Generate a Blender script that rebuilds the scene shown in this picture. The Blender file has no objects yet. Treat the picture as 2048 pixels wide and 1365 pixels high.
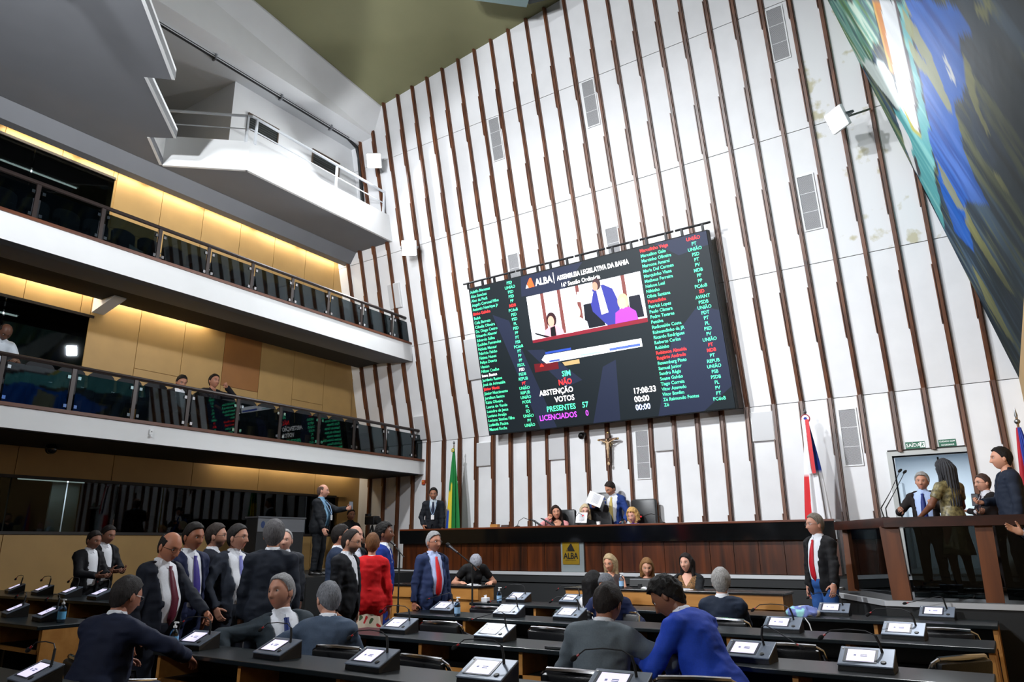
import bpy, bmesh, math, random
import numpy as np
from mathutils import Vector, Matrix
random.seed(7); RNG=np.random.default_rng(7)
SC=bpy.context.scene; COL=SC.collection
R=math.radians
# ------------------------------------------------------------------ camera
FPX=1430.; EYE=1.62
_yaw,_pit,_rol=R(33.64),math.atan((1090-682.5)/FPX),R(-.51)
_f=np.array([-math.sin(_yaw)*math.cos(_pit),math.cos(_yaw)*math.cos(_pit),math.sin(_pit)])
_r0=np.array([math.cos(_yaw),math.sin(_yaw),0.]); _u0=np.cross(_r0,_f)
_r=_r0*math.cos(_rol)+_u0*math.sin(_rol); _u=np.cross(_r,_f)
cam=bpy.data.cameras.new('camera'); cam.sensor_width=36; cam.lens=FPX/2048*36; cam.clip_start=.05; cam.clip_end=80
camo=bpy.data.objects.new('camera',cam); COL.objects.link(camo)
camo.matrix_world=Matrix(((_r[0],_u[0],-_f[0],0),(_r[1],_u[1],-_f[1],0),(_r[2],_u[2],-_f[2],EYE),(0,0,0,1)))
SC.camera=camo
# the surveyed photograph: where a sight line meets a plane of the hall
def ray(px,py): return _f+(px-1024)/FPX*_r-(py-682.5)/FPX*_u
def onz(px,py,z): d=ray(px,py); return Vector(np.array([0,0,EYE])+(z-EYE)/d[2]*d)
def onx(px,py,x): d=ray(px,py); return Vector(np.array([0,0,EYE])+x/d[0]*d)
def ony(px,py,y): d=ray(px,py); return Vector(np.array([0,0,EYE])+y/d[1]*d)
# ------------------------------------------------------------------ world, exposure
wd=bpy.data.worlds.new('world'); SC.world=wd; wd.use_nodes=True
wd.node_tree.nodes['Background'].inputs[0].default_value=(.75,.85,1,1); wd.node_tree.nodes['Background'].inputs[1].default_value=.02
SC.view_settings.view_transform='Standard'; SC.view_settings.look='None'; SC.view_settings.gamma=1
SC.view_settings.use_curve_mapping=False; SC.view_settings.exposure=.15
# ------------------------------------------------------------------ materials
def lin(c): return tuple(((x/255)/12.92 if x<=10 else ((x/255+.055)/1.055)**2.4) for x in c)
MATS={}
def mat(name,rgb,rough=.6,metal=0,noise=0,nscale=6,emit=0,spec=.5,bump=0,bscale=60,stretch=None,alpha=None,trans=0,coat=0,sheen=0):
    if name in MATS: return MATS[name]
    m=bpy.data.materials.new(name); m.use_nodes=True; nt=m.node_tree; b=nt.nodes['Principled BSDF']
    c=lin(rgb)+(1,)
    b.inputs['Base Color'].default_value=c; b.inputs['Roughness'].default_value=rough; b.inputs['Metallic'].default_value=metal
    b.inputs['Specular IOR Level'].default_value=spec
    if coat: b.inputs['Coat Weight'].default_value=coat; b.inputs['Coat Roughness'].default_value=.08
    if sheen: b.inputs['Sheen Weight'].default_value=sheen
    if trans: b.inputs['Transmission Weight'].default_value=trans
    if emit: b.inputs['Emission Color'].default_value=c; b.inputs['Emission Strength'].default_value=emit
    if noise or bump:
        tc=nt.nodes.new('ShaderNodeTexCoord'); mp=nt.nodes.new('ShaderNodeMapping'); nt.links.new(tc.outputs['Object'],mp.inputs[0])
        if stretch: mp.inputs['Scale'].default_value=stretch
    if noise:
        n=nt.nodes.new('ShaderNodeTexNoise'); n.inputs['Scale'].default_value=nscale; n.inputs['Detail'].default_value=5
        nt.links.new(mp.outputs[0],n.inputs['Vector'])
        r=nt.nodes.new('ShaderNodeValToRGB'); e=r.color_ramp.elements
        e[0].position=.3; e[1].position=.7
        e[0].color=tuple(x*(1-noise) for x in c[:3])+(1,); e[1].color=tuple(min(1,x*(1+noise)) for x in c[:3])+(1,)
        nt.links.new(n.outputs['Fac'],r.inputs[0]); nt.links.new(r.outputs[0],b.inputs['Base Color'])
    if bump:
        n2=nt.nodes.new('ShaderNodeTexNoise'); n2.inputs['Scale'].default_value=bscale; n2.inputs['Detail'].default_value=3
        nt.links.new(mp.outputs[0],n2.inputs['Vector'])
        bu=nt.nodes.new('ShaderNodeBump'); bu.inputs['Strength'].default_value=bump; bu.inputs['Distance'].default_value=.01
        nt.links.new(n2.outputs['Fac'],bu.inputs['Height']); nt.links.new(bu.outputs[0],b.inputs['Normal'])
    MATS[name]=m; return m
def glassmat(name,tint,refl=.25,rough=.02,fm=1.):
    m=bpy.data.materials.new(name); m.use_nodes=True; nt=m.node_tree; nt.nodes.clear()
    o=nt.nodes.new('ShaderNodeOutputMaterial'); mx=nt.nodes.new('ShaderNodeMixShader'); t=nt.nodes.new('ShaderNodeBsdfTransparent'); g=nt.nodes.new('ShaderNodeBsdfGlossy')
    fr=nt.nodes.new('ShaderNodeFresnel'); fr.inputs[0].default_value=1.5
    ma=nt.nodes.new('ShaderNodeMath'); ma.operation='MULTIPLY_ADD'; ma.inputs[1].default_value=fm; ma.inputs[2].default_value=refl*.2; ma.use_clamp=True
    t.inputs[0].default_value=lin(tint)+(1,); g.inputs[1].default_value=rough; g.inputs[0].default_value=(.9,.95,1,1)
    nt.links.new(fr.outputs[0],ma.inputs[0]); nt.links.new(ma.outputs[0],mx.inputs[0]); nt.links.new(t.outputs[0],mx.inputs[1]); nt.links.new(g.outputs[0],mx.inputs[2]); nt.links.new(mx.outputs[0],o.inputs[0])
    MATS[name]=m; return m
def attrmat(name,rough=.55,spec=.4,sss=0):
    m=bpy.data.materials.new(name); m.use_nodes=True; nt=m.node_tree; b=nt.nodes['Principled BSDF']
    a=nt.nodes.new('ShaderNodeAttribute'); a.attribute_name='col'; nt.links.new(a.outputs['Color'],b.inputs['Base Color'])
    b.inputs['Roughness'].default_value=rough; b.inputs['Specular IOR Level'].default_value=spec
    MATS[name]=m; return m
def wood(name,dark,light,rough=.35,scale=(14,14,.9),coat=0):
    m=bpy.data.materials.new(name); m.use_nodes=True; nt=m.node_tree; b=nt.nodes['Principled BSDF']
    tc=nt.nodes.new('ShaderNodeTexCoord'); mp=nt.nodes.new('ShaderNodeMapping'); mp.inputs['Scale'].default_value=scale
    oi=nt.nodes.new('ShaderNodeObjectInfo'); ad=nt.nodes.new('ShaderNodeVectorMath'); ad.operation='ADD'
    nt.links.new(tc.outputs['Object'],mp.inputs[0]); nt.links.new(mp.outputs[0],ad.inputs[0])
    sc=nt.nodes.new('ShaderNodeMath'); sc.operation='MULTIPLY'; sc.inputs[1].default_value=37; nt.links.new(oi.outputs['Random'],sc.inputs[0]); nt.links.new(sc.outputs[0],ad.inputs[1])
    n=nt.nodes.new('ShaderNodeTexNoise'); n.inputs['Scale'].default_value=1.; n.inputs['Detail'].default_value=6; n.inputs['Distortion'].default_value=.6
    nt.links.new(ad.outputs[0],n.inputs['Vector'])
    r=nt.nodes.new('ShaderNodeValToRGB'); e=r.color_ramp.elements; e[0].position=.3; e[1].position=.72
    e[0].color=lin(dark)+(1,); e[1].color=lin(light)+(1,)
    nt.links.new(n.outputs['Fac'],r.inputs[0]); nt.links.new(r.outputs[0],b.inputs['Base Color'])
    b.inputs['Roughness'].default_value=rough
    if coat: b.inputs['Coat Weight'].default_value=coat; b.inputs['Coat Roughness'].default_value=.12
    MATS[name]=m; return m
# ------------------------------------------------------------------ mesh helpers
class MB:
    def __init__(s): s.v=[]; s.f=[]; s.m=[]; s.mats=[]; s.cur=0
    def use(s,m):
        if m not in s.mats: s.mats.append(m)
        s.cur=s.mats.index(m); return s
    def add(s,vs,fs,M=None):
        o=len(s.v)
        s.v+= [tuple(M@Vector(v)) for v in vs] if M is not None else [tuple(v) for v in vs]
        s.f+=[tuple(i+o for i in f) for f in fs]; s.m+=[s.cur]*len(fs); return s
    def box(s,x0,x1,y0,y1,z0,z1,M=None,bev=0):
        if bev:
            b=bev; P=[]
            bm=bmesh.new(); bmesh.ops.create_cube(bm,size=1)
            for v in bm.verts: v.co=Vector(((x0+x1)/2+v.co.x*(x1-x0),(y0+y1)/2+v.co.y*(y1-y0),(z0+z1)/2+v.co.z*(z1-z0)))
            bmesh.ops.bevel(bm,geom=bm.edges[:],offset=b,segments=2,affect='EDGES',profile=.5)
            bm.verts.index_update(); s.add([v.co[:] for v in bm.verts],[[v.index for v in f.verts] for f in bm.faces],M); bm.free(); return s
        vs=[(x0,y0,z0),(x1,y0,z0),(x1,y1,z0),(x0,y1,z0),(x0,y0,z1),(x1,y0,z1),(x1,y1,z1),(x0,y1,z1)]
        return s.add(vs,[(0,3,2,1),(4,5,6,7),(0,1,5,4),(1,2,6,5),(2,3,7,6),(3,0,4,7)],M)
    def hexa(s,vs,M=None): return s.add(vs,[(0,3,2,1),(4,5,6,7),(0,1,5,4),(1,2,6,5),(2,3,7,6),(3,0,4,7)],M)
    def ext(s,poly,vec,M=None):     # extrude a planar 3-D polygon along vec
        n=len(poly); vec=Vector(vec); vs=[Vector(p) for p in poly]; vs+= [p+vec for p in vs]
        return s.add(vs,[tuple(range(n-1,-1,-1)),tuple(range(n,2*n))]+[(i,(i+1)%n,n+(i+1)%n,n+i) for i in range(n)],M)
    def tube(s,pts,r,n=8,M=None,caps=True):
        pts=[Vector(p) for p in pts]; rs=r if isinstance(r,(list,tuple)) else [r]*len(pts)
        vs=[]; prev=None
        for i,p in enumerate(pts):
            t=(pts[min(i+1,len(pts)-1)]-pts[max(i-1,0)]).normalized()
            if prev is None:
                a=Vector((0,0,1)) if abs(t.z)<.9 else Vector((1,0,0)); a=(a-t*a.dot(t)).normalized()
            else: a=(prev-t*prev.dot(t)).normalized()
            prev=a; b=t.cross(a)
            for k in range(n):
                w=2*math.pi*k/n; vs.append(p+(a*math.cos(w)+b*math.sin(w))*rs[i])
        fs=[(i*n+k,i*n+(k+1)%n,(i+1)*n+(k+1)%n,(i+1)*n+k) for i in range(len(pts)-1) for k in range(n)]
        if caps: fs+=[tuple(range(n-1,-1,-1)),tuple((len(pts)-1)*n+k for k in range(n))]
        return s.add(vs,fs,M)
    def lathe(s,prof,n=16,M=None):  # prof: (r,z) list
        vs=[]; 
        for r,z in prof:
            for k in range(n): w=2*math.pi*k/n; vs.append((r*math.cos(w),r*math.sin(w),z))
        L=len(prof)
        fs=[(i*n+k,i*n+(k+1)%n,(i+1)*n+(k+1)%n,(i+1)*n+k) for i in range(L-1) for k in range(n)]
        fs+=[tuple(range(n-1,-1,-1)),tuple((L-1)*n+k for k in range(n))]
        return s.add(vs,fs,M)
    def ball(s,c,r,n=12,sc=(1,1,1),M=None):
        m=max(6,n//2+1); prof=[]
        vs=[]; fs=[]
        for i in range(1,m):
            a=math.pi*i/m
            for k in range(n): w=2*math.pi*k/n; vs.append((c[0]+r*sc[0]*math.sin(a)*math.cos(w),c[1]+r*sc[1]*math.sin(a)*math.sin(w),c[2]+r*sc[2]*math.cos(a)))
        t=len(vs); vs+=[(c[0],c[1],c[2]+r*sc[2]),(c[0],c[1],c[2]-r*sc[2])]
        for i in range(m-2):
            for k in range(n): fs.append((i*n+k,(i+1)*n+k,(i+1)*n+(k+1)%n,i*n+(k+1)%n))
        for k in range(n): fs.append((t,k,(k+1)%n)); fs.append((t+1,(m-2)*n+(k+1)%n,(m-2)*n+k))
        return s.add(vs,fs,M)
    def mesh(s,name,smooth=False):
        me=bpy.data.meshes.new(name); me.from_pydata([tuple(v) for v in s.v],[],s.f)
        for m in s.mats: me.materials.append(m)
        if s.mats: me.polygons.foreach_set('material_index',s.m)
        if smooth: me.polygons.foreach_set('use_smooth',[True]*len(me.polygons))
        me.update(); return me
    def build(s,name,m=None,parent=None,smooth=False,loc=None):
        me=s.mesh(name,smooth)
        if m is not None: me.materials.clear(); me.materials.append(m)
        o=bpy.data.objects.new(name,me); COL.objects.link(o)
        if parent is not None: o.parent=parent
        if loc is not None: o.location=loc
        if smooth: autosmooth(me)
        return o
def autosmooth(me,ang=40):
    try: me.set_sharp_from_angle(angle=R(ang))
    except Exception: pass
def tag(o,label=None,cat=None,group=None,kind=None):
    if label: o['label']=label
    if cat: o['category']=cat
    if group: o['group']=group
    if kind: o['kind']=kind
    return o
def thing(name,label,cat,loc=(0,0,0),rz=0,group=None,M=None):
    o=bpy.data.objects.new(name,None); COL.objects.link(o); o.empty_display_size=.1
    if M is not None: o.matrix_world=M
    else: o.location=loc; o.rotation_euler=(0,0,rz)
    return tag(o,label,cat,group)
def struct(o): o['kind']='structure'; return o
def copy_tree(o,parent=None):
    c=o.copy(); COL.objects.link(c); c.parent=parent
    for ch in list(o.children): copy_tree(ch,c)
    return c
def inst(me,name,parent=None,loc=None,M=None):
    o=bpy.data.objects.new(name,me); COL.objects.link(o); o.parent=parent
    if M is not None: o.matrix_local=M
    elif loc is not None: o.location=loc
    return o
def T(x,y,z): return Matrix.Translation((x,y,z))
def RZ(a): return Matrix.Rotation(a,4,'Z')
def RX(a): return Matrix.Rotation(a,4,'X')
def RY(a): return Matrix.Rotation(a,4,'Y')
# ================================================================== the hall
W=13.3; ZK=4.02; KT=.248                     # end wall: upright to ZK, leaning in above
XR=.53; XF=-11.42; XB=-13.54                 # right wall foot, gallery fronts, gallery back wall
X0,DX=-11.253,.477                           # timber fins
PLAT=1.12; YF=12.0; STEP=.27
def yw(z): return W if z<=ZK else W-KT*(z-ZK)
def xr(z): return XR if z<=ZK else XR-KT*(z-ZK)
def zc(x,y): return 12.25+.093*(x+11.35)+.11*(11.27-y)   # sloping ceiling
def onw(px,py,off=0):
    q=ony(px,py,W-off)
    if q.z<=ZK: return q
    d=ray(px,py); t=(W-off-KT*(EYE-ZK))/(d[1]+KT*d[2]); return Vector(np.array([0,0,EYE])+t*d)
white=mat('wall_white',(226,226,228),.7,noise=.03,nscale=3,bump=.04,bscale=90)
plaster=mat('plaster_white',(228,229,230),.75,noise=.025,nscale=2)
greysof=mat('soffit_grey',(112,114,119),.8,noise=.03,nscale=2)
tan=mat('tan_panel',(178,142,86),.55,noise=.06,nscale=2.5,bump=.03,bscale=200)
tan2=mat('tan_panel_dark',(150,98,46),.55,noise=.06,nscale=2.5)
olive=mat('olive_ceiling',(132,130,96),.85,noise=.06,nscale=.9)
finw=wood('fin_timber',(58,29,15),(116,68,38),.38,(9,9,.7))
gap=mat('joint_dark',(70,68,66),.8)
carpet=mat('carpet_dark',(18,17,19),.95,noise=.25,nscale=60)
black=mat('black_plastic',(16,16,18),.45)
rubber=mat('black_matte',(10,10,11),.8)
chrome=mat('chrome',(205,205,208),.12,metal=1)
silver=mat('silver_trim',(214,216,220),.35,metal=.4)
steel=mat('brushed_steel',(150,152,156),.35,metal=1)
dkbrown=wood('dark_rosewood',(34,15,9),(70,32,18),.3,(3,3,6),coat=.3)
rose=wood('rostrum_wood',(26,11,6),(96,46,18),.3,(8,8,.6),coat=.35)
tanwood=wood('tan_laminate',(168,112,52),(196,140,74),.4,(1.2,8,8))
railbrown=wood('rail_brown',(74,36,18),(112,60,30),.4,(8,.6,8))
dkrail=mat('dark_bronze_rail',(46,36,34),.4,metal=.3)
blackgloss=mat('black_gloss',(9,10,11),.12,spec=.6,coat=.4)
glass=glassmat('balustrade_glass',(120,132,134),.1,fm=.42)
dkglass=glassmat('dark_window_glass',(120,126,122),.05,fm=.13)
clear=glassmat('clear_glass',(205,220,224),.2)
# ---- floor, platform, step
m=MB(); m.box(-15.5,XR,-7,14,-.1,0); fl=struct(m.build('floor',carpet))
m=MB()
TZ=.97; trib=[onz(1680,1188,TZ),onz(1770,1203,TZ)]
ax,ay=trib[0].x,trib[0].y; bx,by=trib[1].x,trib[1].y
m.ext([(-15.5,YF,0),(ax-.25,YF,0),(ax-.25,ay+.3,0),(ax,ay,0),(bx,by,0),(XR,by-.02,0),(XR,13.9,0),(-15.5,13.9,0)],(0,0,TZ-.03))
m.box(-15.5,XR,YF,13.9,TZ-.05,PLAT-.03)
plinth=mat('plinth_charcoal',(26,28,30),.6,noise=.1,nscale=40)
pl=struct(m.build('floor_platform',plinth)); pl['label']='raised charcoal platform under the rostrum'
m=MB()
edge=[(-13.4,YF,PLAT),(ax-.25,YF,PLAT),(ax-.25,ay+.3,TZ),(ax,ay,TZ),(bx,by,TZ),(XR,by-.02,TZ)]
for (x0,y0,_z),(x1,y1,PZ) in zip(edge[:-1],edge[1:]):
    d=Vector((x1-x0,y1-y0,0)).normalized(); nrm=Vector((d.y,-d.x,0))
    if nrm.y>0 : nrm=-nrm
    if abs(d.x)<.1: nrm=Vector((-1,0,0))
    a=Vector((x0,y0,PZ-.05)); b=Vector((x1,y1,PZ-.05)); o=nrm*.025
    m.hexa([a+o,b+o,b-nrm*.05,a-nrm*.05]+[p+Vector((0,0,.055)) for p in (a+o,b+o,b-nrm*.05,a-nrm*.05)])
o=struct(m.build('trim_1',silver)); o['label']='silver metal nosing along the platform edge'
m=MB(); m.box(-9.9,ax-.25,9.62,YF,0,STEP); struct(m.build('floor_step',carpet))
# ---- end wall backing with door opening
m=MB(); D0,D1,DT=-1.37,-.31,2.96
def wq(x0,x1,z0,z1,off=0): return [(x0,yw(z0)-off,z0),(x1,yw(z0)-off,z0),(x1,yw(z1)-off,z1),(x0,yw(z1)-off,z1)]
m.ext(wq(-15.5,D0,0,ZK),(0,.2,0)); m.ext(wq(D1,1.2,0,ZK),(0,.2,0)); m.ext(wq(D0,D1,DT,ZK),(0,.2,0)); m.ext(wq(-15.5,1.2,ZK,14.2),(0,.2,0))
wf=struct(m.build('wall_front',gap)); wf['label']='white panelled end wall with upright timber fins'
zb=[PLAT-.02,ZK,6.326,8.643,10.92,14]
def clipx(poly,fn):     # keep the part left of the mural line
    out=[]
    for i in range(len(poly)):
        a,b=poly[i],poly[(i+1)%len(poly)]; fa,fb=fn(a),fn(b)
        if fa>=0: out.append(a)
        if fa*fb<0: t=fa/(fa-fb); out.append((a[0]+(b[0]-a[0])*t,a[1]+(b[1]-a[1])*t))
    return out
for i in range(-5,25):
    x0=X0+DX*i+.02; x1=X0+DX*(i+1)-.02
    for j in range(5):
        z0,z1=zb[j]+.006,zb[j+1]-.006
        poly=[(x0,z0),(x1,z0),(x1,z1),(x0,z1)]
        if j==0 and x1>D0 and x0<D1:
            poly=[(max(x0,-99),DT+.1),(x1,DT+.1),(x1,z1),(x0,z1)]
        if j==4:
            poly=[(x0,z0),(x1,z0),(x1,zc(x1,11.2)),(x0,zc(x0,11.2))]
        poly=clipx(poly,lambda p: xr(p[1])+.05-p[0])
        if len(poly)<3: continue
        m=MB(); m.ext([(x,yw(z)-.02,z) for x,z in poly],(0,.022,0)); m.build('panel',white,wf)
    if x0<D0<x1 or x0<D1<x1:
        pass
# side slivers of wall beside the door
for xa,xb in ((X0+DX*20+.04,D0-.06),(D1+.06,X0+DX*24-.04)):
    m=MB(); m.ext([(xa,W-.019,PLAT),(xb,W-.019,PLAT),(xb,W-.019,DT+.1),(xa,W-.019,DT+.1)],(0,.02,0)); m.build('panel',white,wf)
# fins: core plus side boards that come and go every 0.93 m
wide=[(10.57,11.46),(8.73,9.65),(6.87,7.78),(4.99,5.93),(3.04,4.02),(1.08,2.1)]
for i in range(-4,25):
    x=X0+DX*i; zt=min(zc(x,11.2),ZK+(XR-x)/KT+.25); zlo=PLAT
    if D0<x<D1: zlo=DT+.06
    def seg(mb,xa,xb,z0,z1,d0,d1):
        for a,b in ((z0,min(z1,ZK)),(max(z0,ZK),z1)):
            if b-a<.01: continue
            mb.hexa([(xa,yw(a)-d1,a),(xb,yw(a)-d1,a),(xb,yw(a)-d0,a),(xa,yw(a)-d0,a),(xa,yw(b)-d1,b),(xb,yw(b)-d1,b),(xb,yw(b)-d0,b),(xa,yw(b)-d0,b)])
    m=MB(); seg(m,x-.018,x+.028,zlo,zt,0,.10); core=m.build('fin',finw,wf)
    m=MB(); seg(m,x+.028,x+.042,zlo,zt,0,.07); m.build('board',finw,core)
    m=MB(); seg(m,x-.034,x-.018,zlo,zt,0,.06); m.build('board',finw,core)
    for a,b in wide:
        a=max(a,zlo); b=min(b,zt)
        if b-a>.1: m=MB(); seg(m,x-.05,x-.0345,a,b,0,.085); m.build('board',finw,core)
# ---- ceiling
m=MB(); P=[(x,y,zc(x,y)) for x,y in ((-11.36,-7),(3,-7),(3,11.6),(-11.36,11.6))]
m.ext(P,(0,0,.15)); struct(m.build('ceiling',olive))
# edge beam beside the gallery: leaning face, flat underside
m=MB()
def beamsec(y): return [(-11.36,y,zc(-11.36,y)+.1),(-11.37,y,zc(-11.36,y)-.04),(-11.76,y,11.6),(-12.25,y,11.58),(-12.25,y,12.6),(-12.2,y,13.2)]
a,b=beamsec(-7),beamsec(11.52); n=len(a)
m.add(a+b,[(i,(i+1)%n,n+(i+1)%n,n+i) for i in range(n)]+[tuple(range(n)),tuple(range(2*n-1,n-1,-1))])
o=struct(m.build('trim_2',plaster)); o['label']='broad white edge beam under the ceiling'
m=MB(); m.box(-16,-12.2,-7,11.6,11.5,11.6); struct(m.build('ceiling_recess',mat('recess_ceiling',(196,198,200),.8)))
# pipe under the beam
t=thing('cable_pipe','long dark conduit pipe clipped under the white ceiling beam','pipe')
m=MB(); m.tube([(-12.24,0,11.53),(-12.24,11.0,11.53),(-12.28,11.35,11.45),(-12.3,11.47,11.2),(-12.32,11.7,10.0)],.045,8); m.build('pipe',mat('conduit',(26,26,28),.6),t,smooth=True)
for y in (5,7.2,8.9,10.4): m=MB(); m.box(-12.3,-12.18,y,y+.04,11.46,11.6); m.build('clip',steel,t)
# plant room box behind the catwalk, with two low windows
m=MB(); XW=-12.55
m.box(-16,XW,7.95,11.9,9.0,11.5); wb=struct(m.build('wall_plant_room',plaster))
for k,(y0,y1,z0,z1) in enumerate(((8.38,9.14,10.56,10.9),(10.2,11.02,10.55,10.9))):
    m=MB(); m.box(XW-.01,XW+.012,y0,y1,z0,z1); w=struct(m.build('window_%d'%(k+1),mat('louvre_dark',(40,44,44),.4)))
    m=MB()
    for a,b,c,d in ((y0-.03,y1+.03,z0-.03,z0),(y0-.03,y1+.03,z1,z1+.03),(y0-.03,y0,z0,z1),(y1,y1+.03,z0,z1)): m.box(XW,XW+.03,a,b,c,d)
    m.build('window_frame',mat('frame_brown',(92,78,66),.6),w)
    for q in range(1,6): m=MB(); zz=z0+(z1-z0)*q/6; m.box(XW+.005,XW+.024,y0,y1,zz-.008,zz+.008); m.build('slat',mat('louvre_slat',(70,74,72),.5),w)
m=MB(); m.box(-16,-15.5,-7,14,8.9,11.6); m.box(-15.5,-12.8,5.0,5.1,9,11.5); struct(m.build('wall_recess',mat('recess_dark',(120,122,126),.8)))
# ---- catwalk slab with stepped outline
ZS=8.92
pts=[(290,0),(350,160),(295,155),(353,277),(300,275),(324,330),(494,340)]
pp=[onz(x,y,ZS) for x,y in pts]
out=[(p.x,p.y) for p in pp]
far=(out[0][0]+2.6,out[0][1]-2.5)
slab=[(-13.3,-7),(-12.83,-7),(-7.5,-7),(far[0]+1,-4),far]+out+[(-11.58,12.2),(-12.83,12.2)]
slab=[(-12.83,12.2),(-12.83,-7),(-3,-7),far]+out[:5]+[(out[5][0]-.015,out[5][1]+.02),(out[6][0]-.03,out[6][1]+.005),(-11.61,12.2)]
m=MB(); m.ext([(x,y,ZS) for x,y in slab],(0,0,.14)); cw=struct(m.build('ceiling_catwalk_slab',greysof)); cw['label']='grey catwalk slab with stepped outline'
m=MB()
def strip(p,q,z0,z1,th=.06):
    d=Vector((q[0]-p[0],q[1]-p[1],0)).normalized(); nn=Vector((d.y,-d.x,0))*th
    a=Vector((p[0],p[1],z0)); b=Vector((q[0],q[1],z0))
    m.hexa([a,b,b-nn,a-nn]+[v+Vector((0,0,z1-z0)) for v in (a,b,b-nn,a-nn)])
strip(out[6],out[5],ZS-.004,9.57,-.06); strip((-11.58,12.1),out[6],ZS-.004,9.57,-.06)
strip(out[5],out[4],ZS-.004,9.57,-.05)
o=m.build('parapet',plaster,cw); o['label']='white parapet'
m=MB()
for a,b in ((far,out[0]),(out[0],out[1]),(out[2],out[3])): strip(b,a,ZS-.003,ZS+.2,-.05)
m.build('edge_strip',plaster,cw)
# catwalk railing
wm=mat('white_rail_paint',(222,226,232),.4)
t=thing('catwalk_railing','white tubular railing along the high catwalk','railing')
c0=Vector((out[6][0],out[6][1],0)); dd=Vector((out[5][0]-out[6][0],out[5][1]-out[6][1],0)).normalized()
zt,zm=10.15,9.85
path=[c0+dd*2.6,c0,Vector((-11.62,11.75,0))]
m=MB(); m.tube([p+Vector((0,0,zt)) for p in path],.03,8); m.build('top_rail',wm,t,smooth=True)
m=MB(); m.tube([p+Vector((0,0,zm)) for p in path],.014,6); m.build('mid_rail',wm,t,smooth=True)
for p in (c0+dd*2.5,c0+dd*.08,c0+Vector((0,.12,0)),Vector((-11.6,10.15,0)),Vector((-11.62,11.74,0))):
    m=MB(); m.box(p.x-.022,p.x+.022,p.y-.022,p.y+.022,9.55,zt); m.build('post',wm,t)
# sloping fascia and cove under the slab
m=MB()
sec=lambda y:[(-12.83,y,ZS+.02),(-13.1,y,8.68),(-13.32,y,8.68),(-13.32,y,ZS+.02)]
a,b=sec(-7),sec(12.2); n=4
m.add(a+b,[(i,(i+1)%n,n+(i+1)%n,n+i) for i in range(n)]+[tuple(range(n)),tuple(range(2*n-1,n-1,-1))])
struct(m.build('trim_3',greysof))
# ---- gallery back wall (tan panels, bays of glass)
m=MB(); m.box(XB-.25,XB-.02,-7,.5,2.8,9.0); m.box(XB-.25,XB-.02,6.25,W+.1,2.8,9.0); m.box(XB-.25,XB-.02,.5,6.25,2.8,3.58); m.box(XB-.25,XB-.02,.5,6.25,5.77,6.38); m.box(XB-.25,XB-.02,.5,6.25,8.64,9.0); m.box(XB-.25,XB-.02,-7,W+.1,0,1.9); m.box(XB-.25,XB-.02,12.6,W+.1,1.9,2.8)
wl=struct(m.build('wall_left',tan))
def panels(z0,z1,rows,y0,y1,stag,skip=None,dw=.98,odd=()):
    zz=[z0]+rows+[z1]; k=0
    ys=np.arange(y0,y1,dw)
    for ci,y in enumerate(ys):
        zz=[z0]+[r+(stag if ci%2 else 0) for r in rows]+[z1]
        for a,b in zip(zz[:-1],zz[1:]):
            ya,yb=y+.006,min(y+dw,y1)-.006
            if skip and yb>skip[0] and ya<skip[1] and b>skip[2] and a<skip[3]: continue
            k+=1
            m=MB(); m.box(XB-.02,XB,ya,yb,a+.006,b-.006); m.build('panel',tan2 if (k in odd) else tan,wl)
panels(6.3,9.0,[7.62],6.28,W-.45,.35,dw=.95)
panels(8.62,9.0,[],0.5,6.28,0,dw=.95)
panels(3.5,6.2,[4.55],6.18,W-.45,.42,dw=.95,odd=(8,))
panels(5.75,6.2,[],.3,6.18,0,dw=.95)
panels(2.78,3.4,[],.6,W-.45,0,dw=1.6)
panels(.0,1.9,[],.6,W-.45,0,dw=1.6)
# dark glazed bays
def glazed(name,y0,y1,z0,z1,n,gm=dkglass,sill=True):
    w=bpy.data.objects.new(name,None); COL.objects.link(w); struct(w)
    fm=mat('window_frame_dark',(30,22,18),.5)
    m=MB()
    m.box(XB-.06,XB+.02,y0,y1,z1,z1+.05); m.box(XB-.06,XB+.02,y0,y1,z0-.05,z0)
    m.build('window_frame',fm,w)
    for k in range(n):
        a=y0+(y1-y0)*k/n; b=y0+(y1-y0)*(k+1)/n
        m=MB(); m.box(XB-.03,XB-.02,a+.012,b-.012,z0,z1); m.build('pane',gm,w)
    return w
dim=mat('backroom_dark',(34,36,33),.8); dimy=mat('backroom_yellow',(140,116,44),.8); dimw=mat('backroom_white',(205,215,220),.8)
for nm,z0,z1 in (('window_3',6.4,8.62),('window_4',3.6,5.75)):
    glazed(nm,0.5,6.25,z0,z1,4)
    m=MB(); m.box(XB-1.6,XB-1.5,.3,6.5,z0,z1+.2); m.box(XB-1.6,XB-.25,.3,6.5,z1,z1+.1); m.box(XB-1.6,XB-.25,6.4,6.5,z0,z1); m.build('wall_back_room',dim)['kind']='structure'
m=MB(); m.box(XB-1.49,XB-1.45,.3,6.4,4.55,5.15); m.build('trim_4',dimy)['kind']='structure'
g=glazed('window_5',3.6,12.5,1.9,2.76,10)
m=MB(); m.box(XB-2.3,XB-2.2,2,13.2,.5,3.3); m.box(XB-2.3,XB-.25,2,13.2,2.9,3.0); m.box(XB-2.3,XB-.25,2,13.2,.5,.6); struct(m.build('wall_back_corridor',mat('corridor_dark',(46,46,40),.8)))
for nm,y0,y1,mm,x in (('trim_5',3.8,5.2,dimy,-2.1),('trim_6',6.55,7.05,dimw,-1.2),('trim_7',8.6,9.3,dimy,-1.9),('trim_8',10.1,10.3,dimw,-1.0),('trim_9',10.9,11.4,tan2,-.6),('trim_10',12.1,12.35,dimw,-.9)):
    m=MB(); m.box(XB+x-.05,XB+x,y0,y1,.6,2.9); struct(m.build(nm,mm))
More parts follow.
